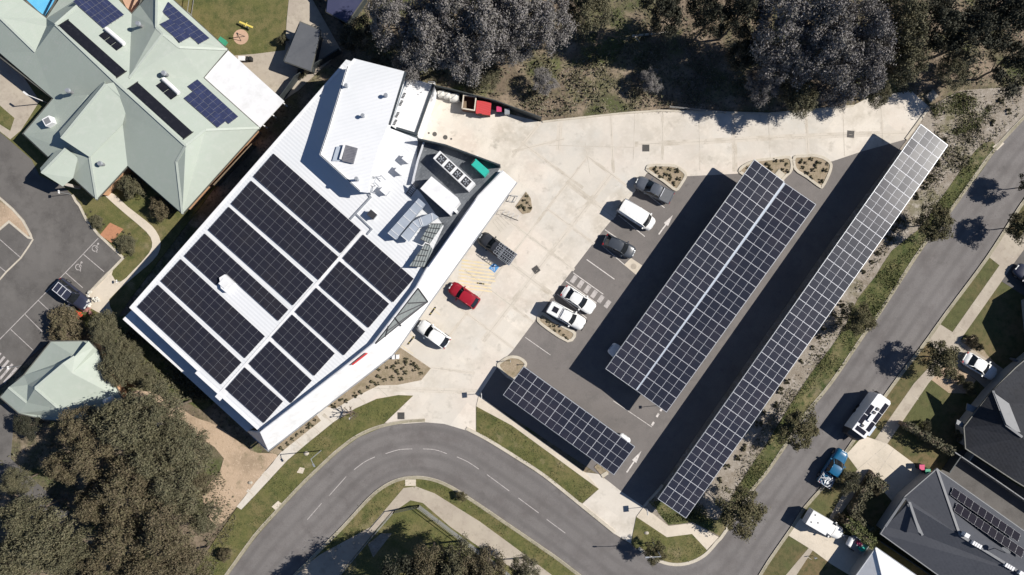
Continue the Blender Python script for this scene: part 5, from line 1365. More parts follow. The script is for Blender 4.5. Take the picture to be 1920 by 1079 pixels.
# fences
def fence(label, pts, h, mat='fence', step=2.4, th=.06, z0=.0, rails=None, cat='fence', name='metal_fence', posts=True, group=None):
    w = PL(pts); org = w[0].copy()
    t = thing(name, label, cat, org, group=group)
    if rails is None:
        MB().ribbon(w, th, z0, h - .05).build('panel', mat, t, org)
        MB().ribbon(w, th + .06, h - .05, h).build('top_rail', mat, t, org)
    else:
        r = MB()
        for z in rails: 
            for a, b in zip(w, w[1:]): r.bar((a.x, a.y, z), (b.x, b.y, z), .06, .05)
        r.build('rail', mat, t, org)
    for a, b in zip(w, w[1:]):
        n = max(1, int((b - a).length / step))
        for k in range(n + 1 if b is w[-1] else n):
            p = a.lerp(b, k / n)
            MB().box(p.x - .05, p.x + .05, p.y - .05, p.y + .05, z0, h + .03).build('post', mat, t, org)
    return t


fence('tall dark fence behind the bins along the concrete yard', [(800, 164), (845, 174), (930, 196), (1014, 227)], 1.9)
fence('galvanised guard rail between the bush and the concrete yard', [(1254, 203), (1358, 213)], .9, 'fence_grey', rails=(.45, .85), name='guard_rail', cat='rail')
fence('two rail fence along the left arm of the fenced reserve', [(740, 957), (700, 1003), (640, 1075), (600, 1120)], 1.3, 'fence_grey', rails=(.3, 1.25))
fence('dark gate rail across the point of the fenced reserve', [(740, 957), (786, 947)], 1.3, 'fence', rails=(.3, .8, 1.25))
fence('mesh fence along the right arm of the fenced reserve', [(786, 947), (860, 1003), (920, 1048), (985, 1100)], 1.5, 'fence_grey', rails=(.1, .4, .7, 1.0, 1.45))
fence('pale capped boundary fence between the charcoal house and the dark house', [(1776, 843), (1850, 893), (1990, 990)], 1.7, 'greycap')
fence('dark boundary fence below the charcoal house', [(1640, 1008), (1700, 1048), (1790, 1110)], 1.7, 'fence')
fence('side gate panel beside the charcoal house yard', [(1787, 850), (1766, 880)], 1.7, 'fence')
fence('timber gate beside the pale capped boundary fence', [(1802, 860), (1816, 842)], 1.6, 'render')
fence('low dark fence between the mint building and the big building', [(520, 205), (560, 150), (640, 100)], 1.7)
fence('brown screen fence behind the mint building yard', [(480, 275), (410, 350)], 1.6, 'timber')
fence('timber boundary fence along the bush above the shed', [(590, -20), (640, 45), (668, 92)], 1.7)
fence('light frame fence of the playground edge', [(366, -10), (360, 30)], 1.4, 'fence_grey', rails=(.2, 1.35))
fence('low garden wall by the pale sedan driveway', [(1892, 672), (1935, 700)], .9, 'greycap', th=.2, name='garden_wall', cat='wall')

# playground
t = simple('seesaw', 'yellow seesaw on the playground lawn', 'seesaw', (465, 50), .06)
MB().bar((-.9, .4, .55), (.9, -.4, .75), .22, .08).build('beam', 'yellow', t); MB().tube((0, -.2, 0), (0, -.2, .6), .08, n=8).build('pivot', 'galv', t); MB().bar((-.1, -.25, .72), (.15, .25, .72), .06, .06).build('handle', 'yellow', t)
t = simple('slide_frame', 'thin play frame on the round softfall circle', 'play frame', (452, 70), .07)
MB().tube((-.5, 0, 0), (0, 0, 1.3), .04, n=6).tube((.5, .1, 0), (0, 0, 1.3), .04, n=6).tube((0, -.5, 0), (0, 0, 1.3), .04, n=6).build('legs', 'dark_metal', t); MB().tube((0, 0, 1.25), (0, 0, 1.35), .12, n=8).build('cap', 'dark_metal', t)
t = simple('play_box', 'green plastic play box by the mint roof corner', 'box', (420, 80), .06)
MB().box(-.45, .45, -.3, .3, 0, .6, 0, Matrix.Rotation(-.6, 4, 'Z')).build('box', 'greenbox', t); MB().box(-.5, .5, -.35, .35, .6, .66, 0, Matrix.Rotation(-.6, 4, 'Z')).build('lid', 'greenbox', t)
t = simple('picnic_table', 'small outdoor table with dark chairs on the paved edge', 'table', (459, 113), .1)
MB().box(-.6, .3, -.3, .3, .68, .73).build('tabletop', 'white_flat', t)
for x in (.55, .95): MB().box(x - .15, x + .15, -.25, .25, .0, .75).build('chair_back', 'black', t)
for x in (-.5, .2): MB().box(x - .03, x + .03, -.03, .03, 0, .68).build('leg', 'black', t)
# ------------------------------------------------------------------ trees and plants
def crown_mesh(name, seed, R_, clumps, leaves, leaf, mats, flat=.7, spread=1.0, hole=.0, low=-.35):
    rs = np.random.RandomState(seed)
    th = rs.uniform(0, 2 * np.pi, clumps); rr = np.sqrt(rs.uniform(0, 1, clumps)) * R_ * .82 * spread
    rr[: max(3, clumps // 3)] = R_ * rs.uniform(.62, .86, max(3, clumps // 3))
    rr[-(clumps // 4):] = R_ * rs.uniform(0, .45, clumps // 4)
    cz = (1 - (rr / R_) ** 2) * R_ * flat * rs.uniform(.35, 1.05, clumps)
    cen = np.stack([rr * np.cos(th), rr * np.sin(th), cz], 1)
    rad = R_ * rs.uniform(.1, .26, clumps)
    pr = rad ** 2 / (rad ** 2).sum()
    k = rs.choice(clumps, leaves, p=pr)
    d = rs.normal(size=(leaves, 3)); d /= np.linalg.norm(d, axis=1)[:, None]
    d[:, 2] = np.where(d[:, 2] < low, -d[:, 2], d[:, 2])
    sc = rs.uniform(.25, 1.0, leaves) ** .55 * np.where(rs.uniform(0, 1, leaves) < .3, rs.uniform(1.0, 1.7, leaves), 1.0)
    p = cen[k] + d * (rad[k] * sc)[:, None] * np.array([1, 1, .8])
    an = np.arctan2(p[:, 1], p[:, 0]); ph = rs.uniform(0, 6.28, 4)
    wob = 1 + .1 * np.sin(2 * an + ph[0]) + .09 * np.sin(3 * an + ph[1]) + .07 * np.sin(5 * an + ph[2]) + .05 * np.sin(9 * an + ph[3])
    p[:, :2] *= wob[:, None]
    n = d * .9 + rs.normal(size=(leaves, 3)) * .75 + np.array([0, 0, .35]); n /= np.linalg.norm(n, axis=1)[:, None]
    a = np.cross(n, rs.normal(size=(leaves, 3))); a /= np.linalg.norm(a, axis=1)[:, None]
    b = np.cross(n, a)
    s = (leaf * rs.uniform(.6, 1.35, leaves))[:, None]
    q = np.stack([p - a * s, p + b * s * .42, p + a * s, p - b * s * .42], 1).reshape(-1, 3)
    me = bpy.data.meshes.new(name)
    me.vertices.add(leaves * 4); me.vertices.foreach_set('co', q.ravel())
    me.loops.add(leaves * 4); me.loops.foreach_set('vertex_index', np.arange(leaves * 4))
    me.polygons.add(leaves); me.polygons.foreach_set('loop_start', np.arange(leaves) * 4); me.polygons.foreach_set('loop_total', np.full(leaves, 4))
    me.materials.append(M[mats]); me.update(); me.validate()
    return me, cen


def tree_proto(name, label, cat, seed, R_, hcrown, clumps, leaves, leaf, mat, flat=.7, limbs=9, trunk=.28, **kw):
    me, cen = crown_mesh('crown', seed, R_, clumps, leaves, leaf, mat, flat, **kw)
    t = thing(name, label, cat)
    o = bpy.data.objects.new('crown', me); C.objects.link(o); o.parent = t; o.location = (0, 0, hcrown)
    random.seed(seed)
    tb = MB(); top = Vector((random.uniform(-.2, .2) * R_ * .3, random.uniform(-.2, .2) * R_ * .3, hcrown * .8))
    mid = top * .5 + Vector((.1, .08, 0)) * R_ * .3
    tb.tube((0, 0, -.1), mid, trunk, trunk * .8, 8); tb.tube(mid, top, trunk * .8, trunk * .55, 8)
    for c in cen[np.argsort(-np.linalg.norm(cen[:, :2], axis=1))][:limbs]:
        e = Vector(c) + Vector((0, 0, hcrown)); m_ = top.lerp(e, .5) + Vector((0, 0, .08 * R_))
        st = mid.lerp(top, random.uniform(.4, 1))
        tb.tube(st, m_, trunk * .42, trunk * .25, 6); tb.tube(m_, e, trunk * .25, trunk * .08, 6)
    tb.build('trunk', 'bark', t)
    return t


protos = {}
spec = {'g1': ('grey_gum', 'gumleaf', 5.0, 85, 14000, .17, .75), 'g2': ('grey_gum', 'gumleaf', 5.0, 105, 14500, .165, .7), 'g3': ('grey_gum', 'gumleaf', 5.0, 70, 12500, .175, .85),
        'o1': ('olive_gum', 'oliveleaf', 5.0, 70, 12000, .175, .7), 'o2': ('olive_gum', 'oliveleaf', 5.0, 90, 12500, .165, .65),
        'b1': ('brown_gum', 'brownleaf', 5.0, 62, 12000, .17, .6), 'b2': ('brown_gum', 'brownleaf', 5.0, 84, 12500, .165, .65),
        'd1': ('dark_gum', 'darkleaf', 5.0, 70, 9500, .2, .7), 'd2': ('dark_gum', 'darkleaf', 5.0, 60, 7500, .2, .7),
        's1': ('street_tree', 'streetleaf', 2.6, 75, 9000, .12, .8), 's2': ('street_tree', 'streetleaf', 2.6, 90, 9000, .115, .85),
        'h1': ('round_shrub', 'oliveleaf', 2.2, 70, 8000, .1, .6), 'h2': ('round_shrub', 'brownleaf', 2.2, 70, 8000, .1, .6)}
HC = {'s': 2.6, 'h': .75}
used = set()


def tree(key, px, py, r, zc, label, group=None, cat='tree'):
    """px, py: middle of the crown as seen; r: crown radius on the map; zc: height of the crown middle"""
    nm, mat, R0, cl, lv, lf, fl = spec[key]
    c = P(px, py, zc); rm = r * S * (1 - zc / H); sc = rm / R0
    k = key[0]
    if key not in protos:
        protos[key] = tree_proto(nm, label, cat, hash_(key), R0, {'s': 2.4, 'h': .5}.get(k, 6.5), cl, lv, lf, mat, fl, trunk={'s': .1, 'h': .08}.get(k, .26), limbs={'s': 8, 'h': 5}.get(k, 11))
        t = protos[key]
    else:
        t = dup(protos[key], (0, 0, 0), label=label)
    hc = {'s': 2.4, 'h': .5}.get(k, 6.5)
    random.seed(int(px * 7 + py * 13))
    zs = zc / (hc + R0 * fl * .5)
    t.location = (c.x, c.y, 0); t.rotation_euler = (0, 0, random.uniform(0, 6.28))
    t.scale = (sc * random.uniform(.94, 1.06), sc * random.uniform(.94, 1.06), zs if k not in 'sh' else zs)
    t['label'] = label; t['category'] = cat
    if group: t['group'] = group
    return t


def hash_(k): return sum(ord(c) * (i + 3) for i, c in enumerate(k))


TB = 'trees of the bush along the top'
for row in (
        ('g1', 735, 28, 55, 9, 'grey gum behind the raised white roof, leftmost of the pale crowns'), ('g2', 803, 55, 62, 10, 'large pale grey gum directly above the white annexe roof'), ('g3', 772, 112, 38, 8, 'small grey gum close behind the annexe roof'),
        ('g1', 862, 92, 58, 9, 'grey gum just behind the white bulk bags and skips'), ('g2', 908, 38, 62, 11, 'tall grey gum at the top edge between two pale crowns'), ('g3', 968, 22, 58, 10, 'grey gum at the top edge left of the bare shaded tree'),
        ('g2', 1022, 42, 56, 9, 'grey gum at the right end of the left pale group'), ('g1', 960, 84, 40, 7, 'low grey gum beside the mossy green scrub'), ('g3', 845, 12, 52, 11, 'grey gum cut by the top edge above the annexe'),
        ('o1', 915, 142, 26, 3, 'small green bush behind the yard fence'), ('g2', 1020, 152, 24, 2.6, 'small grey bush by the end of the yard fence'), ('o2', 1100, 12, 46, 8, 'thin olive gum at the top edge beside the bare patch'),
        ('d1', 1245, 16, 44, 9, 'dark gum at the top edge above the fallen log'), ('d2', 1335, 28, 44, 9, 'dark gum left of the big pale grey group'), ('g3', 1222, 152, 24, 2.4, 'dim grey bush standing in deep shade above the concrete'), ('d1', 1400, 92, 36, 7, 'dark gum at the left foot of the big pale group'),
        ('d2', 1395, 18, 50, 10, 'dark gum at the top edge beside the big pale group'), ('g1', 1470, 42, 66, 11, 'big grey gum at the left of the large pale group'), ('g2', 1545, 30, 66, 12, 'big grey gum at the top middle of the large pale group'), ('g3', 1478, 114, 52, 9, 'grey gum low on the left of the large pale group'),
        ('g1', 1560, 95, 62, 11, 'big grey gum in the heart of the large pale group'), ('g2', 1632, 62, 58, 11, 'grey gum on the right of the large pale group'), ('g3', 1622, 132, 48, 9, 'grey gum at the lower right of the large pale group'), ('o1', 1692, 30, 55, 10, 'olive gum at the top edge right of the pale group'),
        ('o2', 1692, 112, 46, 8, 'olive gum above the far corner of the concrete yard'), ('o1', 1502, 176, 40, 6, 'olive gum leaning over the concrete edge'), ('g2', 1572, 168, 38, 6, 'grey gum leaning over the concrete edge'), ('g1', 1432, 158, 34, 6, 'low grey gum behind the concrete edge left of the olive gum'),
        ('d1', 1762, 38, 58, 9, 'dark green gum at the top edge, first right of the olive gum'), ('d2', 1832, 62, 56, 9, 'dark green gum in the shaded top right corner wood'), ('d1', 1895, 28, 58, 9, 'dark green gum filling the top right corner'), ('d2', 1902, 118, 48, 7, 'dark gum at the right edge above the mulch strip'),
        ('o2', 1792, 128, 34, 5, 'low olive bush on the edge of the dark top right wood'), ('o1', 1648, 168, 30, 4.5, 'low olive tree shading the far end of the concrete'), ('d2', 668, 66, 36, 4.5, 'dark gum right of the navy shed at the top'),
        ('d2', 700, 128, 26, 4, 'low dark bush behind the raised white roof')):
    tree(*row, group=TB)
LB = 'trees of the lower left bush'
for row in (
        ('b1', 148, 800, 42, 7, 'rusty brown gum nearest the small mint roof'), ('o1', 235, 792, 60, 9, 'broad olive gum between the mint roof and the bare dirt'), ('o2', 302, 772, 46, 8, 'olive gum at the top of the lower left bush by the dirt'), ('o1', 338, 842, 56, 7, 'olive brown gum beside the bare dirt slope'),
        ('o2', 272, 862, 50, 8, 'olive gum in the middle of the lower left bush'), ('b2', 172, 862, 50, 8, 'brown gum right of the shaded blue path'), ('b1', 118, 878, 36, 7, 'small brown gum hanging over the shaded path'), ('b1', 226, 918, 58, 9, 'big russet brown gum in the centre of the lower left bush'),
        ('o1', 318, 918, 52, 8, 'green olive gum right of the russet gum'), ('b2', 376, 908, 26, 4, 'low brown gum by the footpath end'), ('b2', 172, 945, 42, 7, 'brown gum below the russet gum'), ('o2', 378, 972, 32, 4.5, 'olive gum beside the pale verge'),
        ('b2', 302, 992, 62, 9, 'dark brown gum low in the lower left bush'), ('b1', 222, 1012, 56, 8, 'brown gum near the bottom edge left of centre bush'), ('o2', 42, 972, 46, 8, 'olive gum at the left edge below the shaded path'), ('o1', 72, 1018, 62, 9, 'broad olive gum in the bottom left corner'),
        ('o2', 130, 1048, 46, 8, 'olive gum at the bottom edge beside the corner gum'), ('o1', 22, 1065, 52, 8, 'olive gum cut by the bottom left corner'), ('b2', 345, 1064, 48, 7, 'dark brown gum at the bottom edge near the street verge'), ('b1', 182, 1075, 46, 8, 'brown gum cut by the bottom edge'),
        ('b2', 272, 1072, 50, 8, 'dark brown gum cut by the bottom edge in the middle of the bush'), ('o2', 30, 905, 30, 4, 'pale leafy bush at the left edge'), ('d1', 52, 800, 26, 3, 'dark bush beside the small mint building')):  # the dark bush is put in for a patch of shadow
    tree(*row, group=LB)
for row in (('b2', 800, 1066, 44, 8.5, 'brown gum behind the reserve fence, leftmost at the bottom edge'), ('o2', 856, 1062, 44, 8.5, 'grey olive gum behind the reserve fence at the bottom'), ('b2', 914, 1072, 44, 8, 'brown gum pressing on the mesh fence'), ('b1', 872, 1104, 56, 9, 'brown gum cut by the bottom edge in the reserve'),
            ('o1', 984, 1074, 32, 5, 'grey bush over the path at the bottom edge'), ('d1', 780, 1112, 66, 10, 'tall dark gum below the frame edge shading the street bend'), ('d2', 700, 1132, 60, 10, 'tall dark gum below the frame edge beside the street')):
    tree(*row, group='trees of the fenced reserve')
for row in (('o1', 192, 618, 32, 4, 'dark green shrub tree beside the flowering bushes'), ('o2', 214, 655, 32, 4, 'olive shrub tree at the corner of the small mint roof'), ('o1', 222, 694, 36, 4, 'grey olive shrub tree leaning on the small mint roof'), ('o2', 250, 665, 20, 2.5, 'small olive bush near the side awning of the white building'), ('o2', 262, 705, 26, 2.5, 'scrubby grey bush on the grass below the side awning')):
    tree(*row, group='shrub trees by the side awning')
for row in (('h2', 122, 614, 38, 1.8, 'big round brown shrub at the old car park edge'), ('h1', 246, 350, 27, 1.5, 'round olive shrub by the brick wall of the mint building'), ('h2', 300, 389, 25, 1.5, 'round reddish shrub by the point of the mint roof'), ('h1', 180, 417, 15, .6, 'oval clipped shrub in the kidney garden bed'),
            ('h1', 236, 459, 22, .7, 'clipped shrub mass in the round garden bed'), ('h2', 420, 1042, 14, 1, 'small brown bush on the dry verge')):
    tree(*row, cat='shrub')
SG = 'street trees along the side street'
for row in (('s1', 1756, 418, 38, 3.6, 'street tree on the verge left of the side street, topmost in view'), ('s2', 1608, 598, 36, 3.4, 'street tree leaning over the kerb half way along the side street'), ('s1', 1500, 806, 42, 3.6, 'street tree on the verge across from the blue ute'), ('s2', 1390, 958, 48, 3.8, 'largest street tree at the street corner by the carport end'),
            ('s2', 1765, 674, 40, 3.6, 'street tree by the driveway of the white sedan'), ('s1', 1918, 424, 30, 3.8, 'street tree at the right frame edge throwing a shadow on the side street'), ('s2', 1229, 1036, 24, 2.6, 'sparse young tree on the corner verge beside the street light'), ('s1', 1945, 345, 30, 3.8, 'street tree out of frame whose shadow falls at the right edge'),
            ('s2', 866, 932, 11, 1.0, 'small young tree on the inner verge of the bend')):
    tree(*row, group=SG)
for x, y, r, lb in ((1836, 651, 9, 'golden shrub in the bed beside the driveway'), (1800, 712, 11, 'round grassy shrub in the dirt bed by the white sedan'), (1816, 724, 10, 'yellow tipped shrub in the dirt bed by the white sedan'), (1824, 640, 12, 'purple grey shrub in the bed beside the driveway'), (1822, 735, 9, 'dark shrub at the shaded end of the dirt bed'),
                    (1800, 818, 14, 'dark shrub against the dark house wall'), (1735, 800, 12, 'dark shrub on the shaded lawn before the dark house'), (1578, 972, 11, 'reddish shrub at the end of the bright hedge'), (1590, 905, 26, 'grey leafy shrub beside the blue ute verge'), (1640, 918, 16, 'reddish shrub at the driveway edge'), (530, 75, 12, 'dark climbing shrub on the shed side'), (565, 138, 10, 'bright green shrub below the shed')):
    tree('h1' if 'red' not in lb and 'purple' not in lb else 'h2', x, y, r, .9 if r < 20 else 1.5, lb, cat='shrub')


def bare_tree(label, px, py, r, h, seed, group=None):
    o = P(px, py, h * .8); o.z = 0
    t = thing('bare_tree', label, 'tree', o, group=group)
    rs = random.Random(seed); mb = MB()
    def grow(p, d, L, w, n):
        e = p + d * L; mb.tube(p, e, w, w * .6, 6)
        if n:
            for k in range(3):
                dd = (d + Vector((rs.uniform(-1, 1), rs.uniform(-1, 1), rs.uniform(-.25, .35))) * .8).normalized()
                grow(p.lerp(e, rs.uniform(.6, 1)), dd, L * rs.uniform(.55, .8), w * .55, n - 1)
    mb.tube((0, 0, -.1), (.1, .05, h * .45), .16, .13, 8); mb.build('trunk', 'bark', t)
    mb = MB()
    for k in range(6):
        a = k * 1.05 + rs.random() * .5
        grow(Vector((.1, .05, h * (.35 + .02 * k))), Vector((math.cos(a), math.sin(a), .5)).normalized(), r * S * .55, .08, 3)
    mb.build('branches', 'bark', t)
    return t


bare_tree('leafless branching tree in the open bush right of the pale grey gums', 1128, 48, 42, 6, 4)
bare_tree('small leafless sapling on the grass verge near the driveway', 652, 779, 14, 3, 9)
# flowering bushes beside the black wagon
for x, y, r, m, lb, h in ((166, 563, 13, 'whiteflower', 'white flowering bush in front of the black wagon', .9), (163, 580, 11, 'pinkflower', 'pink flowering bush beside the white one', .5), (147, 592, 9, 'redflower', 'small bright red flowering bush next to the round brown shrub', .6), (181, 562, 5, 'whiteflower', 'smaller white flowering bush on the pavement edge', .6), (168, 549, 4, 'whiteflower', 'tiny white flowering bush by the kerb sign', .6)):
    rm = r * S
    me, cen = crown_mesh('flowers', int(x * y) % 999, rm, 16, 1100, .085, m, .5)
    o = P(x, y, .5); t = thing('flowering_bush', lb, 'bush', (o.x, o.y, .08))
    ob = bpy.data.objects.new('flowers', me); C.objects.link(ob); ob.parent = t; ob.location = (0, 0, h * .5)
    mb = MB()
    for k in range(5): mb.tube((0, 0, 0), (rm * .5 * math.cos(k * 1.26), rm * .5 * math.sin(k * 1.26), h * .6), .03, .015, 5)
    mb.build('stems', 'bark', t)


# hedges
def hedge(label, pts, w, h, seed, mat='hedgeleaf', dens=90):
    rs = np.random.RandomState(seed)
    pw = [np.array(P(x, y, h * .6)) for x, y in pts]
    org = Vector((pw[0][0], pw[0][1], 0))
    t = thing('hedge', label, 'hedge', org)
    P_, N_ = [], []
    core = MB().ribbon([Vector(p) for p in pw], w * .72, .05, h * .86)
    core.build('branches', 'bark', t, org)
    for a, b in zip(pw, pw[1:]):
        L = np.linalg.norm(b - a); n = int(L * (w + 2 * h) * dens)
        u = (b - a) / L; nn = np.array([-u[1], u[0], 0])
        s = rs.uniform(-.02, 1.02, n); f = rs.uniform(0, w + 2 * h, n)
        off = np.where(f < h, -w / 2, np.where(f > w + h, w / 2, f - h - w / 2)); z = np.where(f < h, f, np.where(f > w + h, f - w - h, h))
        nrm = np.where((f < h)[:, None], -nn, np.where((f > w + h)[:, None], nn, np.array([0, 0, 1.])))
        lump = .12 * np.sin(s * L * 3.1 + seed) + .08 * np.sin(s * L * 7.3)
        P_.append(a + u * (s * L)[:, None] + nn * (off + lump * np.sign(off) * (np.abs(off) > w * .45))[:, None] + np.array([0, 0, 1]) * (z + lump * (z >= h))[:, None]); N_.append(nrm)
    p = np.concatenate(P_); nrm = np.concatenate(N_); p[:, 2] += -0.0; n = len(p)
    p[:, 2] = np.maximum(p[:, 2] - pw[0][2] * 0, .03)
    p += rs.normal(size=(n, 3)) * .07
    nv = nrm + rs.normal(size=(n, 3)) * .7; nv /= np.linalg.norm(nv, axis=1)[:, None]
    a = np.cross(nv, rs.normal(size=(n, 3))); a /= np.linalg.norm(a, axis=1)[:, None]; b = np.cross(nv, a)
    s = (.13 * rs.uniform(.6, 1.4, n))[:, None]
    q = np.stack([p - a * s, p + b * s * .5, p + a * s, p - b * s * .5], 1).reshape(-1, 3) - np.array(org)
    me = bpy.data.meshes.new('foliage'); me.from_pydata(q.tolist(), [], [(4 * i, 4 * i + 1, 4 * i + 2, 4 * i + 3) for i in range(n)]); me.materials.append(M[mat])
    ob = bpy.data.objects.new('foliage', me); C.objects.link(ob); ob.parent = t
    return t


for pw in ((('bright yellow green hedge beside the box trailer'), [(1583, 975), (1606, 992), (1632, 1016)], 1.25, 1.3, 4), ('dark L shaped hedge between driveway and the charcoal house lawn', [(1652, 915), (1634, 892), (1618, 918), (1596, 960)], 1.1, 1.1, 7), ('low hedge arm below the L shaped hedge', [(1594, 958), (1612, 978), (1632, 995)], .8, .9, 9), ('tall dark hedge running along the boundary to the footpath', [(1692, 794), (1735, 820), (1774, 843)], .7, 1.7, 12)):
    hedge(pw[0], pw[1], pw[2], pw[3], pw[4], 'hedgeleaf' if 'bright' in pw[0] else 'oliveleaf')


# tufts in the beds and along the long carport
def tuft_mesh(seed, r, n):
    return crown_mesh('tuft', seed, r, 7, n, .1, 'tuftleaf', .5)[0]


TM = [tuft_mesh(60 + k, .34, 170) for k in range(3)]


def tufts(spots, label, group, sc=1.0, z=.1):
    random.seed(len(spots))
    for k, (x, y) in enumerate(spots):
        o = bpy.data.objects.new('tuft', TM[k % 3]); C.objects.link(o)
        o.location = P(x, y) + Vector((0, 0, z)); o.rotation_euler = (0, 0, random.uniform(0, 6)); s = sc * random.uniform(.75, 1.25); o.scale = (s, s, s * 1.1)
        tag(o, label, 'plant', group)


tufts([(728, 660), (734, 668), (746, 680), (755, 689), (762, 700), (777, 694), (763, 682), (773, 683), (762, 676), (748, 697), (738, 708), (722, 712), (712, 705), (725, 690), (738, 688), (700, 715), (690, 725), (708, 720), (678, 735), (665, 742), (650, 752), (640, 748), (625, 760), (790, 700), (785, 688), (752, 712), (720, 678), (710, 690)], 'dark tuft planted in the brown mulch bed before the white building', 'tufts in the large mulch bed')
tufts([(585, 795), (577, 802), (568, 809), (558, 816), (550, 822), (540, 832), (530, 840), (590, 788)], 'dark tuft planted in the narrow bed under the canopy edge', 'tufts in the narrow canopy bed', .9)
tufts([(1227, 315), (1240, 314), (1255, 318), (1240, 331), (1232, 322), (1248, 328), (1258, 330), (1268, 323), (1272, 336), (1265, 345), (1256, 338), (1270, 318)], 'low tuft planted in the pointed island beside the grey ute', 'tufts in the pointed island', .9)
tufts([(1440, 308), (1452, 303), (1466, 302), (1474, 310), (1468, 318), (1476, 322), (1445, 316), (1400, 316)], 'low tuft planted in the island at the double carport end', 'tufts in the carport end island', .9)
tufts([(1500, 302), (1510, 305), (1520, 299), (1535, 304), (1524, 318), (1512, 325), (1522, 333), (1538, 342), (1546, 320), (1530, 312), (1505, 316), (1550, 308)], 'low tuft planted in the rounded island near the long carport', 'tufts in the rounded island', .95)
tufts([(1029, 603), (1038, 612), (1046, 609), (1050, 622), (1058, 628), (1040, 620), (1064, 634), (1030, 612)], 'dark upright tuft in the long island beside the white ute', 'tufts in the long island', .7)
tufts([(983, 375), (990, 380), (979, 388), (985, 392), (993, 390), (988, 368), (975, 386)], 'olive tuft in the little bed by the canopy end', 'tufts in the little canopy bed', .9)
tufts([(1759 - k * 14.1 + (k * 7 % 5) * 1.6 - 3, 309 + k * 20.3 + (k * 5 % 7) - 3) for k in range(30) if k not in (4, 11, 12, 19, 25)] + [(1790, 245), (1820, 215), (1850, 205), (1805, 190), (1875, 190), (1835, 240), (1770, 265), (1890, 210), (1862, 232), (1815, 262)], 'dark shrub tuft on the mulch strip beside the long carport', 'tufts of the mulch strip', 1.35, .08)
tufts([(165, 402), (172, 398), (182, 405), (192, 412), (196, 422), (190, 432), (182, 428), (172, 420), (222, 440), (232, 436), (244, 440), (252, 452), (252, 466), (246, 478), (236, 482), (226, 474), (216, 462), (212, 450)], 'small clipped ball in the border of the garden beds by the brick pad', 'clipped balls of the garden beds', .6, .12)

# loose vegetation nobody could count
def scatter(name, polys, n, leaf, mat, seed, z=.1, h=.25):
    rs = np.random.RandomState(seed); pts = []
    for poly, share in polys:
        q = np.array([(p.x, p.y) for p in PL(poly)]); lo, hi = q.min(0), q.max(0)
        got = []
        while len(got) < n * share:
            c = rs.uniform(lo, hi, (4000, 2)); x, y = c[:, 0], c[:, 1]; ins = np.zeros(4000, bool)
            for i in range(len(q)):
                x1, y1 = q[i]; x2, y2 = q[i - 1]
                ins ^= ((y1 > y) != (y2 > y)) & (x < (x2 - x1) * (y - y1) / (y2 - y1 + 1e-9) + x1)
            k = .5 + .5 * np.sin(x * .9 + 1.3 * np.sin(y * .7)) * np.sin(y * .8 + 1.1 * np.sin(x * .55))
            ins &= rs.uniform(0, 1, 4000) < k ** 1.6
            got += c[ins].tolist()
        pts += got[:int(n * share)]
    p = np.array(pts); m = len(p); p = np.concatenate([p, (z + rs.uniform(0, h, m))[:, None]], 1)
    nv = rs.normal(size=(m, 3)) * .8 + np.array([0, 0, .7]); nv /= np.linalg.norm(nv, axis=1)[:, None]
    a = np.cross(nv, rs.normal(size=(m, 3))); a /= np.linalg.norm(a, axis=1)[:, None]; b = np.cross(nv, a)
    s = (leaf * rs.uniform(.5, 1.5, m))[:, None]
    q = np.stack([p - a * s, p + b * s * .4, p + a * s, p - b * s * .4], 1).reshape(-1, 3)
    me = bpy.data.meshes.new(name); me.from_pydata(q.tolist(), [], [(4 * i, 4 * i + 1, 4 * i + 2, 4 * i + 3) for i in range(m)]); me.materials.append(M[mat])
    o = bpy.data.objects.new(name, me); C.objects.link(o); tag(o, kind='stuff')


scatter('weeds', [([(1845, 268), (1783, 345), (1720, 432), (1640, 520), (1585, 610), (1520, 700), (1462, 790), (1370, 935), (1413, 915), (1473, 835), (1560, 715), (1650, 586), (1733, 458), (1810, 355), (1866, 280)], .6), ([(1740, 200), (1800, 172), (1860, 200), (1830, 240), (1780, 260)], .2), ([(1215, 940), (1260, 900), (1320, 950), (1345, 990), (1300, 975), (1255, 980)], .2)], 13000, .1, 'weedleaf', 1)
scatter('grass_clumps', [([(893, 765), (960, 802), (1118, 916), (1087, 942), (1017, 888), (960, 852), (913, 823), (896, 812)], .25), ([(453, 956), (540, 866), (627, 793), (707, 750), (770, 744), (720, 790), (637, 842), (563, 912), (480, 1003), (400, 1090), (370, 1075)], .4),
                          ([(690, 925), (742, 902), (807, 899), (880, 935), (960, 989), (1050, 1050), (1030, 1070), (900, 975), (815, 922), (757, 912), (640, 1030), (600, 1035)], .25), ([(1196, 975), (1250, 1010), (1297, 1004), (1320, 1032), (1290, 1054), (1227, 1047)], .1)], 5200, .085, 'weedleaf', 6, .1, .06)
scatter('undergrowth', [([(700, 0), (1920, 0), (1920, 150), (1780, 165), (1600, 190), (1240, 200), (1020, 220), (960, 190), (830, 160), (690, 110)], .62), ([(0, 860), (90, 830), (330, 780), (400, 860), (390, 960), (400, 1079), (0, 1079)], .2), ([(215, 610), (250, 610), (400, 750), (330, 745), (240, 720)], .18)], 20000, .2, 'oliveleaf', 2, .0, .6)
scatter('dry_grass', [([(1745, 205), (1800, 172), (1915, 165), (1910, 215), (1860, 262), (1790, 330), (1760, 290)], .5), ([(1790, 300), (1740, 385), (1640, 500), (1560, 640), (1470, 780), (1380, 920), (1350, 930), (1450, 770), (1560, 600), (1660, 450), (1760, 300)], .3), ([(400, 860), (450, 950), (440, 985), (400, 1079), (340, 1079), (380, 960)], .2)], 6500, .13, 'tuftleaf', 8, .08, .2)
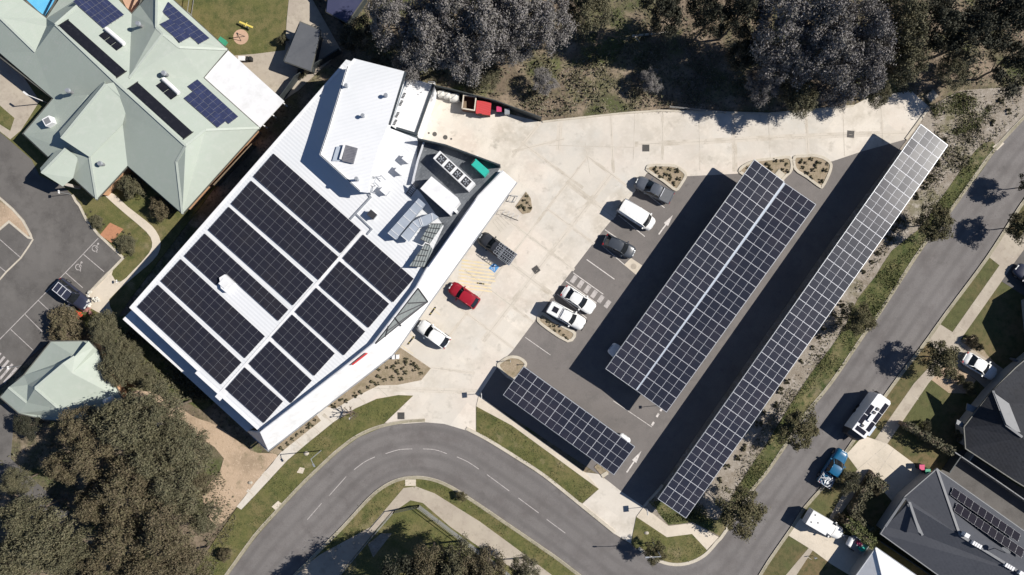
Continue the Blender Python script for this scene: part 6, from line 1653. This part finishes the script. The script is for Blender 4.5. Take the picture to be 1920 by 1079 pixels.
scatter('fallen_leaves', [([(960, 130), (1440, 60), (1440, 205), (1020, 222), (960, 190)], .55), ([(1760, 260), (1900, 160), (1915, 210), (1800, 340), (1700, 440)], .45)], 7000, .1, 'gravel', 3, .02, .1)

t = thing('fallen_log', 'pale fallen log lying in the bush above the concrete yard', 'log', P(1222, 66, .2))
MB().tube((-2.6, -.2, .15), (2.4, .35, .2), .17, .1, 8).build('trunk', 'rock', t); MB().tube((-2.4, -.15, .2), (-1.6, -1.0, .25), .1, .05, 6).build('branch', 'rock', t)
for x, y, r, lb in ((300, 795, .5, 'pale boulder on the dirt between the gums'), (575, 850, .35, 'round pale cover on the left verge'), (470, 905, .3, 'pale stone beside the footpath end'), (60, 810, .7, 'pale rock heap beside the small mint building'), (1212, 999, .3, 'pale stone on the corner verge')):
    mb = MB(); rs = random.Random(int(x)); st = []
    for k in range(5):
        f = k / 4 * 2 - 1; st.append((f * r, r * .8 * math.sqrt(max(.08, 1 - f * f)) * rs.uniform(.8, 1.1), -.1, r * .3, r * .5 * math.sqrt(max(.1, 1 - f * f)), r * .62 * math.sqrt(max(.1, 1 - f * f))))
    o = loft(mb, st, n_top=5).build('boulder', 'rock', None); o.location = P(x, y) + Vector((0, 0, .08)); tag(o, lb, 'rock')

# ------------------------------------------------------------------ light, sky, camera
sc = bpy.context.scene
w = bpy.data.worlds.new('World'); sc.world = w; w.use_nodes = True
nt = w.node_tree; bg = nt.nodes['Background']
sky = nt.nodes.new('ShaderNodeTexSky'); sky.sky_type = 'NISHITA'; sky.sun_disc = False
sky.air_density = .75; sky.dust_density = .2; sky.ozone_density = 5.0
sky.sun_elevation = SUN_EL; sky.sun_rotation = math.pi / 2 - SUN_AZ
nt.links.new(sky.outputs[0], bg.inputs['Color']); bg.inputs['Strength'].default_value = .06
sl = bpy.data.lights.new('sun', 'SUN'); sl.energy = 5.0; sl.angle = R(.5); sl.color = (1, .95, .87)
so = bpy.data.objects.new('sun', sl); C.objects.link(so)
sd = Vector((math.cos(SUN_AZ) * math.cos(SUN_EL), math.sin(SUN_AZ) * math.cos(SUN_EL), math.sin(SUN_EL)))
so.rotation_euler = sd.to_track_quat('Z', 'Y').to_euler(); so.location = sd * 150
cam = bpy.data.cameras.new('camera'); co = bpy.data.objects.new('camera', cam); C.objects.link(co)
co.location = (0, 0, H); co.rotation_euler = (0, 0, 0)
cam.sensor_fit = 'HORIZONTAL'; cam.angle = 2 * math.atan(960 * S / H); cam.clip_end = 3000
sc.camera = co
sc.view_settings.view_transform = 'Standard'; sc.view_settings.look = 'None'; sc.view_settings.exposure = .4; sc.view_settings.gamma = 1
sc.cycles.max_bounces = 6; sc.cycles.diffuse_bounces = 3; sc.cycles.use_denoising = True
